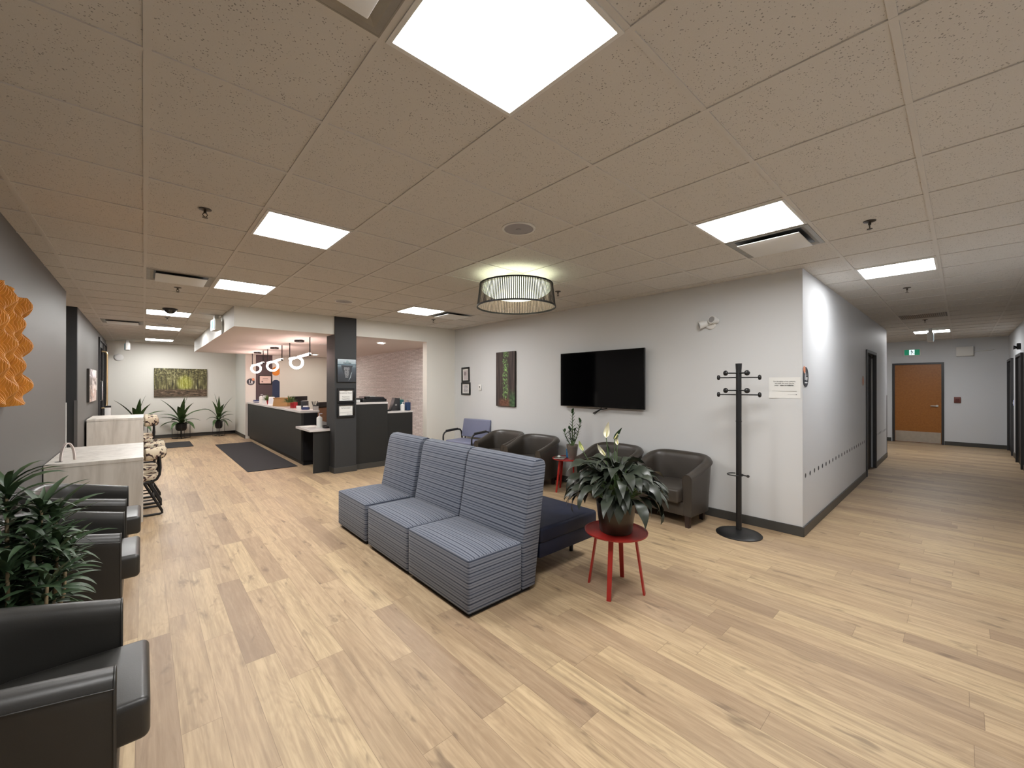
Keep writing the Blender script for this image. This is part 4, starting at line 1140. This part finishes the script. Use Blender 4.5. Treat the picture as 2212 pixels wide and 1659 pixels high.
# leafy plant between the black chairs
r = thing('dracaena_plant', 'tall leafy green plant standing between black tub chairs at the left edge', 'potted plant', (-.44, 3.08, 0))
MB().lathe([(0, 0), (.12, 0), (.15, .27), (.155, .29), (.145, .29), (.14, .26), (0, .26)], n=36).build('pot', POTBLK, r, 40)
MB().lathe([(0, .262), (.14, .262)], n=24).build('soil', SOIL, r)
rnd = random.Random(3); 
for (tx, ty, tz, nl) in ((-.05, .02, 1.05, 34), (.06, .03, .93, 30), (-.14, -.06, .92, 30), (.10, .12, .88, 28), (-.04, .12, .82, 26), (.05, -.08, .80, 26), (-.12, .08, .74, 24), (.12, -.02, .74, 26), (-.02, -.15, .72, 26), (.02, .2, .70, 26), (.14, .10, .66, 26), (-.08, -.10, .62, 26), (.10, -.14, .60, 24), (-.02, .06, .60, 24)):
    b0 = Vector((tx * .35, ty * .35, .26)); b1 = Vector((tx, ty, tz))
    mid = b0.lerp(b1, .5) + Vector((tx * .25, ty * .25, 0))
    so = MB().tube([b0, b0.lerp(mid, .5) + Vector((tx * .1, 0, 0)), mid, b1], .008, 8, radii=[.011, .010, .009, .006]).build('stem', STEMT, r, 60)
    m = MB()
    nl = int(nl * 1.35)
    for k in range(nl):
        t = k / nl; az = k * 2.4 + rnd.uniform(-.3, .3); zz = tz - .30 * t + .02
        p = b0.lerp(b1, max(0, (zz - .26) / (tz - .26))) if zz < tz else b1
        L = rnd.uniform(.17, .27) * (1 - .15 * t); e0 = 1.15 - 1.1 * t + rnd.uniform(-.2, .2)
        L = min(L, .55)
        wx = -.44 + p.x + math.cos(az) * L * .95
        if wx < -.72: continue
        m.leaf(p, az, L, rnd.uniform(.012, .018), e0, rnd.uniform(.7, 1.7), n=6, fold=.25, tip=.8, twist=rnd.uniform(-.4, .4))
    m.build('leaves', BIGLEAF, so, 60)

# ------------------------------------------------------------------ planters at the far wall
def make_planter():
    r = thing('strap_leaf_planter', 'x', 'potted plant', group='strap leaf plants in black pots on wire stands')
    H = .43; q = .205
    m = MB()
    cs = [(q, 0), (0, q), (-q, 0), (0, -q)]
    for k in range(4):
        a, b_ = cs[k], cs[(k + 1) % 4]
        for z in (.006, H): m.cyl((*a, z), (*b_, z), .0075, n=6)
        m.cyl((*a, 0), (*a, H), .0075, n=6)
        m.cyl((a[0] * .36, a[1] * .36, .006), (a[0] * .36, a[1] * .36, .225), .0045, n=6)
        m.cyl((a[0], a[1], .006), (a[0] * .36, a[1] * .36, .006), .0045, n=6)
        m.cyl((a[0], a[1], H), (a[0] * .62, a[1] * .62, H), .0045, n=6)
    m.build('wire_stand', BLACKM, r)
    MB().lathe([(0, .222), (.085, .222), (.118, .25), (.132, .30), (.132, .435), (.124, .438), (.122, .42), (0, .42)], n=36).build('pot', POTBLK, r, 40)
    MB().lathe([(0, .422), (.122, .422)], n=20).build('soil', SOIL, r)
    m = MB(); rnd = random.Random(21)
    for k in range(21):
        t = k / 20; az = k * 2.39996 + rnd.uniform(-.3, .3)
        e0 = 1.50 - 1.15 * t + rnd.uniform(-.1, .1); L = rnd.uniform(.62, .88) * (1 - .3 * t)
        y_reach = math.sin(az) * L * .8
        if y_reach > .27: L *= .5
        m.leaf((.02 * math.cos(az), .02 * math.sin(az), .42 + .10 * (1 - t)), az, L, rnd.uniform(.052, .068), e0, rnd.uniform(.25, .9) + 1.0 * t, n=8, fold=.28, tip=.72, twist=rnd.uniform(-.5, .5), wave=.05)
    m.build('foliage', DRACLEAF, r, 60)
    return r
p0 = make_planter()
place(p0, (.82, 15.36, 0), 0, 'strap leaf plant in black pot on wire stand under the forest picture')
place(copy_tree(p0), (1.72, 15.36, 0), 0, 'strap leaf plant in black pot on wire stand closest to the reception desk').scale = (-.72, 1, 1.03)
place(copy_tree(p0), (-.12, 15.33, 0), 0, 'strap leaf plant half hidden behind the tall pale counter')

# mats
tag(MB().box(1.385, 2.20, 8.56, 13.06, .001, .009).build('entrance_mat', MATT), 'long black mat on the floor in front of the reception desk', 'mat')
tag(MB().box(-.66, .95, 13.12, 14.35, .001, .009).build('entrance_mat', MATT), 'black mat at the far entrance near the planters', 'mat')

# ------------------------------------------------------------------ pale desks and feather pattern chairs
def make_desk(label, y0, y1, H):
    r = thing('work_desk', label, 'desk', (-.37, (y0 + y1) / 2, 0), group='pale oak desks along the left wall')
    L = (y1 - y0) / 2
    MB().box(-.374, .372, -L, L, H - .04, H).build('desktop', OAK, r, bev=.003, seg=1)
    for s in (-1, 1):
        pl = MB().box(-.372, .370, s * L - (.04 if s > 0 else -.004), s * L + (.04 if s < 0 else -.004), .022, H - .041).build('side_panel', OAK, r, bev=.002, seg=1)
        for x in (-.30, .33): MB().cyl((x, s * (L - .022), 0), (x, s * (L - .022), .023), .016, n=12).build('foot', BLACKP, pl, 40)
    MB().box(-.372, -.335, -L + .05, L - .05, .35, H - .041).build('modesty_panel', OAK, r)
    MB().lathe([(.028, H), (.03, H + .002), (0, H + .0025)], (-.29, -L * .75, 0), 20).build('cable_grommet', DARKFRAME, r, 40)
    return r
make_desk('low pale oak desk behind the black tub chairs on the left', 6.17, 7.74, .752)
make_desk('taller pale oak counter further along the left wall', 10.32, 11.50, .95)
def make_chair():
    r = thing('feather_chair', 'x', 'chair', group='feather patterned chairs with black tube frames')
    MB().prism([(-.24, -.22), (.10, -.22), (.14, -.16), (.14, .16), (.10, .22), (-.24, .22)], .415, .485).build('seat', FLORAL, r, bev=.022, seg=3)
    pth = []
    for k in range(13):
        a = -1.25 + 2.5 * k / 12
        pth.append((-.06 + .245 * math.cos(a), .245 * math.sin(a), .735))
    vs = []; fs = []; n = len(pth); q = 12
    for i, p in enumerate(pth):
        p = Vector(p); d = Vector((math.cos(-1.25 + 2.5 * i / 12), math.sin(-1.25 + 2.5 * i / 12), 0))
        for j in range(q):
            a = 2 * PI * j / q
            vs.append(p + d * .042 * math.cos(a) + Vector((0, 0, .078 * math.sin(a))))
    for i in range(n - 1):
        for j in range(q):
            j2 = (j + 1) % q; fs.append((i * q + j, (i + 1) * q + j, (i + 1) * q + j2, i * q + j2))
    fs += [tuple(range(q)), tuple((n - 1) * q + j for j in range(q - 1, -1, -1))]
    MB().add(vs, fs).build('backrest', FLORAL, r, bev=.012, seg=2, bang=50)
    for s in (-1, 1):
        y = s * .215
        fr = MB().tube([(-.20, y, .40), (.0, y, .40), (.08, y, .405), (.125, y, .43), (.150, y * .98, .48), (.158, y * .95, .56), (.150, y * .93, .70)], .0135, 8).build('back_upright', BLACKM, r, 50)
        MB().tube([(-.20, y, .40), (-.235, y, .30), (-.27, y, .03), (-.255, y, .013), (-.22, y, .013), (.15, y, .013), (.175, y, .02), (.172, y, .05), (.03, y, .36), (.015, y, .40)], .0135, 8).build('sled_leg', BLACKM, r, 50)
        MB().tube([(-.245, y, .19), (.10, y, .19)], .009, 6).build('footrest_bar', BLACKM, r, 50)
    MB().tube([(-.05, -.215, .40), (-.05, .215, .40)], .011, 8).tube([(.10, -.215, .19), (.10, .215, .19)], .009, 6).build('cross_bar', BLACKM, r, 50)
    return r
c0 = make_chair()
place(c0, (-.005, 6.70, 0), 0, 'feather patterned chair tucked under the low pale desk, nearer one')
place(copy_tree(c0), (.0, 7.33, 0), 0, 'feather patterned chair tucked under the low pale desk, farther one')
o = place(copy_tree(c0), (-.0, 10.59, 0), 0, 'feather patterned stool at the taller pale counter, nearer one'); o.scale = (1, 1, 1.17)
o = place(copy_tree(c0), (-.0, 11.16, 0), 0, 'feather patterned stool at the taller pale counter, farther one'); o.scale = (1, 1, 1.17)
r = thing('arched_band', 'small pale pink arched band standing on the low desk by the wall', 'ornament', (-.60, 6.42, .753), .75)
vs = []; fs = []
for k in range(17):
    a = PI * k / 16
    for R in (.068, .060):
        for y in (-.014, .014): vs.append((R * math.cos(a), y, .10 * 0 + (.19 if R > .064 else .18) * math.sin(a)))
for k in range(16):
    a = k * 4
    fs += [(a, a + 1, a + 5, a + 4), (a + 3, a + 2, a + 6, a + 7), (a + 2, a, a + 4, a + 6), (a + 1, a + 3, a + 7, a + 5)]
fs += [(0, 2, 3, 1), (64, 65, 67, 66)]
MB().add(vs, fs).build('band', PINKBAND, r, 60)

# ------------------------------------------------------------------ reception
r = thing('reception_desk', 'long charcoal reception desk with a white countertop', 'reception desk', (2.256, 8.55, 0))
L = 5.42
MB().box(0, .04, 0, L, .09, 1.02).build('front_panel', CHARLAM, r, bev=.002, seg=1)
MB().box(.04, .30, 0, .04, .09, 1.02).box(.26, .30, .04, L, .74, 1.02).build('end_panel', BLACKLAM, r)
MB().box(.055, .30, .04, L, 0, .09).build('toe_kick', BLACKLAM, r)
MB().box(-.025, .325, -.025, L, 1.021, 1.066).build('countertop', QUARTZ, r, bev=.003, seg=1)
MB().box(.30, .75, .1, L, .71, .745).build('work_surface', CHARLAM, r)
MB().box(.05, .75, .045, .075, 0, .705).build('inner_panel', BLACKLAM, r)
r = thing('reception_ledge', 'low white topped ledge with charcoal end panel against the post', 'counter', (2.15, 7.64, 0))
MB().box(0, .345, 0, .88, .736, .78).build('ledge_top', QUARTZ, r, bev=.003, seg=1)
MB().box(.075, .345, .035, .065, 0, .735).build('end_panel', CHARLAM, r)
MB().box(.32, .345, .07, .88, 0, .735).build('back_panel', BLACKLAM, r)
r = thing('storage_counter', 'tall charcoal counter right of the post with printer on top', 'counter', (2.895, 7.50, 0))
MB().box(0, .63, 0, .60, .10, 1.20).build('body', CHARLAM, r, bev=.002, seg=1)
MB().box(.0, .63, -.01, .59, 0, .10).build('plinth', BASEB, r)
MB().box(-.003, .632, -.008, .60, 1.201, 1.235).build('countertop', QUARTZ, r, bev=.002, seg=1)
r = thing('storage_counter', 'lower charcoal counter beside the stone wall with bags on top', 'counter', (3.53, 7.54, 0))
MB().box(0, .55, 0, .56, .10, 1.01).build('body', CHARLAM, r, bev=.002, seg=1)
MB().box(0, .55, -.01, .55, 0, .10).build('plinth', BASEB, r)
MB().box(-.0, .555, -.008, .56, 1.011, 1.04).build('countertop', QUARTZ, r, bev=.002, seg=1)

def box_thing(name, label, cat, loc, w, d, h, mat, part='carton', rz=0, bev=.003, extra=None):
    r = thing(name, label, cat, loc, rz)
    MB().box(-w / 2, w / 2, -d / 2, d / 2, 0, h).build(part, mat, r, bev=bev)
    if extra: extra(r)
    return r
def pump_bottle(label, loc, rr, h, mat=WHITEP):
    r = thing('pump_bottle', label, 'bottle', loc, group='white pump bottles at reception')
    MB().lathe([(0, 0), (rr, 0), (rr, h * .68), (rr * .85, h * .74), (rr * .35, h * .78), (rr * .35, h * .82), (0, h * .82)], n=22).build('bottle', mat, r, 40)
    MB().cyl((0, 0, h * .82), (0, 0, h * .97), rr * .12, n=8).box(-rr * .2, rr * 1.0, -rr * .16, rr * .16, h * .95, h).build('pump', M('clear pump', srgb(210, 206, 214), .3), r)
    MB().lathe([(rr * 1.01, h * .15), (rr * 1.01, h * .55)], n=22).build('label_wrap', PAPER, r)
    return r
def herb_pot(label, loc, square, lean):
    r = thing('herb_pot', label, 'potted plant', loc, .5, group='feathery herbs in red pots on the reception desk')
    if square: MB().prism([(-.052, -.052), (.052, -.052), (.052, .052), (-.052, .052)], 0, .13).build('pot', REDC, r, bev=.008)
    else: MB().lathe([(0, 0), (.06, 0), (.08, .11), (.075, .11), (.07, .09), (0, .09)], n=24).build('pot', REDC, r, 40)
    m = MB(); rnd = random.Random(9 + square)
    for k in range(150):
        az = rnd.uniform(0, 2 * PI); e0 = rnd.uniform(.2, 1.45)
        m.leaf((.05 * math.cos(az), .05 * math.sin(az), .10 + .04 * square), az, rnd.uniform(.09, .19), .006, e0, rnd.uniform(.2, 1.2), n=4)
    o = m.build('foliage', HERB, r, 60); o.location = Vector(lean)
    return r
T = 1.0665
box_thing('tissue_box', 'blue and white tissue box at the far end of the reception desk', 'box', (2.38, 13.45, T), .12, .24, .07, NAVYC, bev=.004,
          extra=lambda r: MB().box(-.061, .061, -.121, .121, .02, .035).build('white_band', PAPER, r))
pump_bottle('white pump bottle at the far end of the reception desk', (2.40, 12.95, T), .045, .24)
box_thing('leaflet_stand', 'white leaflet stand left of the first red herb pot', 'stand', (2.43, 12.62, T), .05, .16, .21, WHITEP, 'holder', .3)
herb_pot('feathery herb in a round red pot, the farther of two on the desk', (2.41, 11.95, T), 0, (-.03, .02, 0))
r = thing('sign_holder', 'small white tilted sign holder between herb pot and wicker basket', 'stand', (2.36, 11.50, T), -.8)
MB().prism([(-.04, 0), (.06, 0), (.005, .2), (-.005, .2)], -.07, .07, 'x').build('easel', WHITEP, r)
MB().add([(-.055, -.038, .03), (.055, -.038, .03), (.055, -.013, .17), (-.055, -.013, .17)], [(0, 1, 2, 3)]).build('printed_card', M('pale printed card', srgb(200, 204, 210), .5), r)
r = thing('wicker_basket', 'tan wicker basket with tapered sides on the reception desk', 'basket', (2.41, 10.65, T), -.75)
MB().prism([(-.175, 0), (.175, 0), (.15, .19), (-.15, .19)], -.11, .11, 'y').build('body', WICKER, r, bev=.012)
MB().tube([(-.152, -.11, .19), (.152, -.11, .19), (.152, .11, .19), (-.152, .11, .19)], .012, 8, closed=True).build('rim', WICKER, r, 60)
herb_pot('feathery herb spilling from a square red pot, the nearer of two on the desk', (2.40, 9.65, T), 1, (-.05, .06, -.02))
box_thing('card_stand', 'small blank white card near the front corner of the reception desk', 'card', (2.34, 9.05, T), .09, .02, .075, PAPER, 'card', -.7, .001)
box_thing('desk_phone', 'dark grey upright box near the front corner of the reception desk', 'box', (2.46, 9.08, T), .11, .12, .17, DARKFRAME, 'housing', -.7, .008)
box_thing('tissue_box', 'navy and white tissue box near the front corner of the reception desk', 'box', (2.42, 8.86, T), .13, .08, .05, NAVYC, 'carton', -.55, .004,
          lambda r: MB().box(-.05, .05, -.025, .025, .05, .078).build('tissue', PAPER, r, bev=.012))
r = thing('white_jug', 'white jug shaped cup behind the navy tissue box on the desk', 'jug', (2.52, 9.28, T))
MB().lathe([(0, 0), (.045, 0), (.055, .08), (.045, .15), (.05, .165), (.046, .165), (.04, .15), (0, .02)], n=20).build('body', WHITEP, r, 40)
MB().tube([(.05, 0, .13), (.085, 0, .12), (.085, 0, .06), (.05, 0, .05)], .007, 6).build('handle', WHITEP, r, 50)
r = thing('pen_cup', 'cup of black pens by the end of the reception desk', 'pen holder', (2.545, 8.70, T))
MB().lathe([(0, 0), (.035, 0), (.038, .09), (.034, .09), (.03, .01), (0, .01)], n=18).build('cup', DARKFRAME, r, 40)
for k in range(6):
    a = k * 1.05; MB().cyl((.01 * math.cos(a), .01 * math.sin(a), .012), (.06 * math.cos(a), .06 * math.sin(a), .17), .005, n=6).build('pen', BLACKP, r)
box_thing('name_plaque', 'grey plaque at the very end of the reception desk', 'sign', (2.535, 8.60, T), .10, .015, .075, M('pale grey plaque', srgb(176, 172, 168), .4), 'plaque', 0, .002)
r = thing('monitor', 'dark computer monitor seen from behind over the wicker basket', 'monitor', (2.92, 11.3, .746), math.radians(35))
MB().box(-.29, .29, -.02, .02, .16, .53).build('screen_back', BLACKP, r, bev=.006)
MB().box(-.03, .03, 0, .04, .01, .3).build('stand', BLACKP, r)
MB().box(-.11, .11, -.08, .1, 0, .012).build('foot', BLACKP, r)
r = thing('office_chair', 'black topped brown office chair behind the end of the reception desk', 'chair', (3.45, 10.45, 0), .6)
MB().box(-.24, .24, -.23, .23, .44, .52).build('seat', BLACKLAM, r, bev=.03)
MB().box(-.20, .20, .22, .28, .58, 1.0).build('backrest', SKIN_W, r, bev=.03)
MB().box(-.21, .21, .20, .30, 1.0, 1.14).build('headrest', BLACKP, r, bev=.045, seg=4)
MB().cyl((0, 0, .08), (0, 0, .45), .03, n=14).box(-.03, .03, .2, .25, .45, .65).build('column', BLACKM, r)
for k in range(5):
    a = 2 * PI * k / 5; MB().cyl((0, 0, .09), (.28 * math.cos(a), .28 * math.sin(a), .05), .022, .014, 8).sphere((.28 * math.cos(a), .28 * math.sin(a), .026), .025, 10, 6).build('star_leg', BLACKM, r, 50)
pump_bottle('white pump bottle on the low reception ledge beside the post', (2.40, 7.93, .781), .048, .26)
box_thing('paper_stack', 'white papers lying on the low reception ledge', 'paper', (2.30, 8.22, .781), .21, .28, .008, PAPER, 'sheets', .2, .001)
r = thing('card_terminal', 'small black card terminal on the low ledge beside the post', 'card terminal', (2.46, 7.76, .781), .3)
MB().prism([(-.06, 0), (.06, 0), (.06, .05), (-.06, .02)], -.03, .03, 'x').build('body', BLACKP, r, bev=.006)
MB().box(-.025, .025, .015, .045, .043, .05).build('display', DKGLASS, r)
r = thing('potted_plant', 'dark strap leaf plant mostly hidden behind the charcoal post', 'potted plant', (3.32, 9.45, 0))
MB().lathe([(0, 0), (.10, 0), (.13, .72), (.124, .72), (.12, .70), (0, .70)], n=24).build('pot', POTBLK, r, 40)
m = MB(); rnd = random.Random(4)
for k in range(14):
    az = k * 2.4; m.leaf((0, 0, .70), az, rnd.uniform(.38, .55), .02, 1.2 - .06 * k, rnd.uniform(.6, 1.4), n=7, fold=.25)
m.build('foliage', BIGLEAF, r, 60)
# printer and counter items
r = thing('printer', 'low black multifunction printer on the tall charcoal counter', 'printer', (3.30, 7.80, 1.236), .12)
MB().box(-.25, .26, -.17, .17, 0, .055).build('body', BLACKP, r, bev=.008)
MB().prism([(-.17, .055), (.24, .055), (.20, .095), (-.14, .105)], -.16, .16, 'y').build('lid', M('dark grey plastic', srgb(34, 33, 36), .4), r, bev=.006)
MB().box(-.32, -.20, -.12, .12, .06, .075).box(-.19, -.10, -.166, -.1, .06, .11).build('feed_tray', BLACKP, r, bev=.004)
MB().box(-.05, .06, -.10, .10, .105, .112).build('paper', PAPER, r)
box_thing('paper_stack', 'white paper stack at the left of the printer', 'paper', (2.97, 7.72, 1.236), .12, .2, .05, PAPER, 'sheets', 0, .002)
r = thing('file_holder', 'dark leaning file holder on the lower charcoal counter', 'file holder', (3.83, 7.84, 1.041), .1)
MB().prism([(-.10, 0), (.10, 0), (.09, .25), (-.02, .265)], -.06, .06, 'y').build('holder', DARKFRAME, r, bev=.004)
MB().box(-.02, .02, -.0615, -.06, .10, .13).build('label_tab', M('grey label tab', srgb(150, 150, 146), .5), r)
pump_bottle('white pump bottle on the lower charcoal counter by the stone wall', (3.93, 7.68, 1.041), .042, .17)
def gift_bag(label, loc, w, h, mat, hm):
    r = thing('paper_bag', label, 'bag', loc, .1)
    MB().prism([(-w / 2, 0), (w / 2, 0), (w / 2, h), (-w / 2, h)], -.045, .045, 'y').build('bag', mat, r, bev=.004)
    MB().tube([(-w * .2, 0, h), (-w * .15, 0, h + .05), (w * .15, 0, h + .05), (w * .2, 0, h)], .004, 6).build('handle', hm, r, 50)
gift_bag('teal paper bag on the lower charcoal counter', (3.99, 7.88, 1.041), .09, .22, TEALC, M('green cord', srgb(110, 150, 130), .6))
gift_bag('deep blue paper bag at the end of the lower charcoal counter', (4.055, 7.70, 1.041), .085, .165, BLUEB, M('blue cord', srgb(70, 96, 130), .6))
box_thing('stapler', 'small black stapler on the lower charcoal counter', 'stapler', (3.62, 7.72, 1.041), .15, .04, .03, BLACKP, 'body', .1, .006)

# ------------------------------------------------------------------ camera
cam = bpy.data.cameras.new('camera'); co = bpy.data.objects.new('camera', cam); COL.objects.link(co)
cam.sensor_width = 36; cam.sensor_fit = 'HORIZONTAL'; cam.lens = 36 * 879.5 / 2212; cam.clip_start = .02; cam.clip_end = 60
A_, P_, R_ = math.radians(47.859), math.radians(.170), math.radians(.0455)
s_, c_ = math.sin(A_), math.cos(A_)
rt0 = Vector((s_, -c_, 0)); f0 = Vector((c_, s_, 0)); u0 = Vector((0, 0, 1))
fw = f0 * math.cos(P_) + u0 * math.sin(P_); up = u0 * math.cos(P_) - f0 * math.sin(P_)
ix = rt0 * math.cos(R_) + up * math.sin(R_); iy = up * math.cos(R_) - rt0 * math.sin(R_)
co.matrix_world = Matrix(((ix.x, iy.x, -fw.x, 0), (ix.y, iy.y, -fw.y, 0), (ix.z, iy.z, -fw.z, 1.562), (0, 0, 0, 1)))
SC.camera = co
w = bpy.data.worlds.new('world'); SC.world = w; w.use_nodes = True
w.node_tree.nodes['Background'].inputs[0].default_value = (.02, .02, .02, 1)
SC.cycles.max_bounces = 8; SC.cycles.diffuse_bounces = 5; SC.cycles.sample_clamp_indirect = 4
SC.cycles.caustics_reflective = False; SC.cycles.caustics_refractive = False
SC.cycles.use_denoising = True
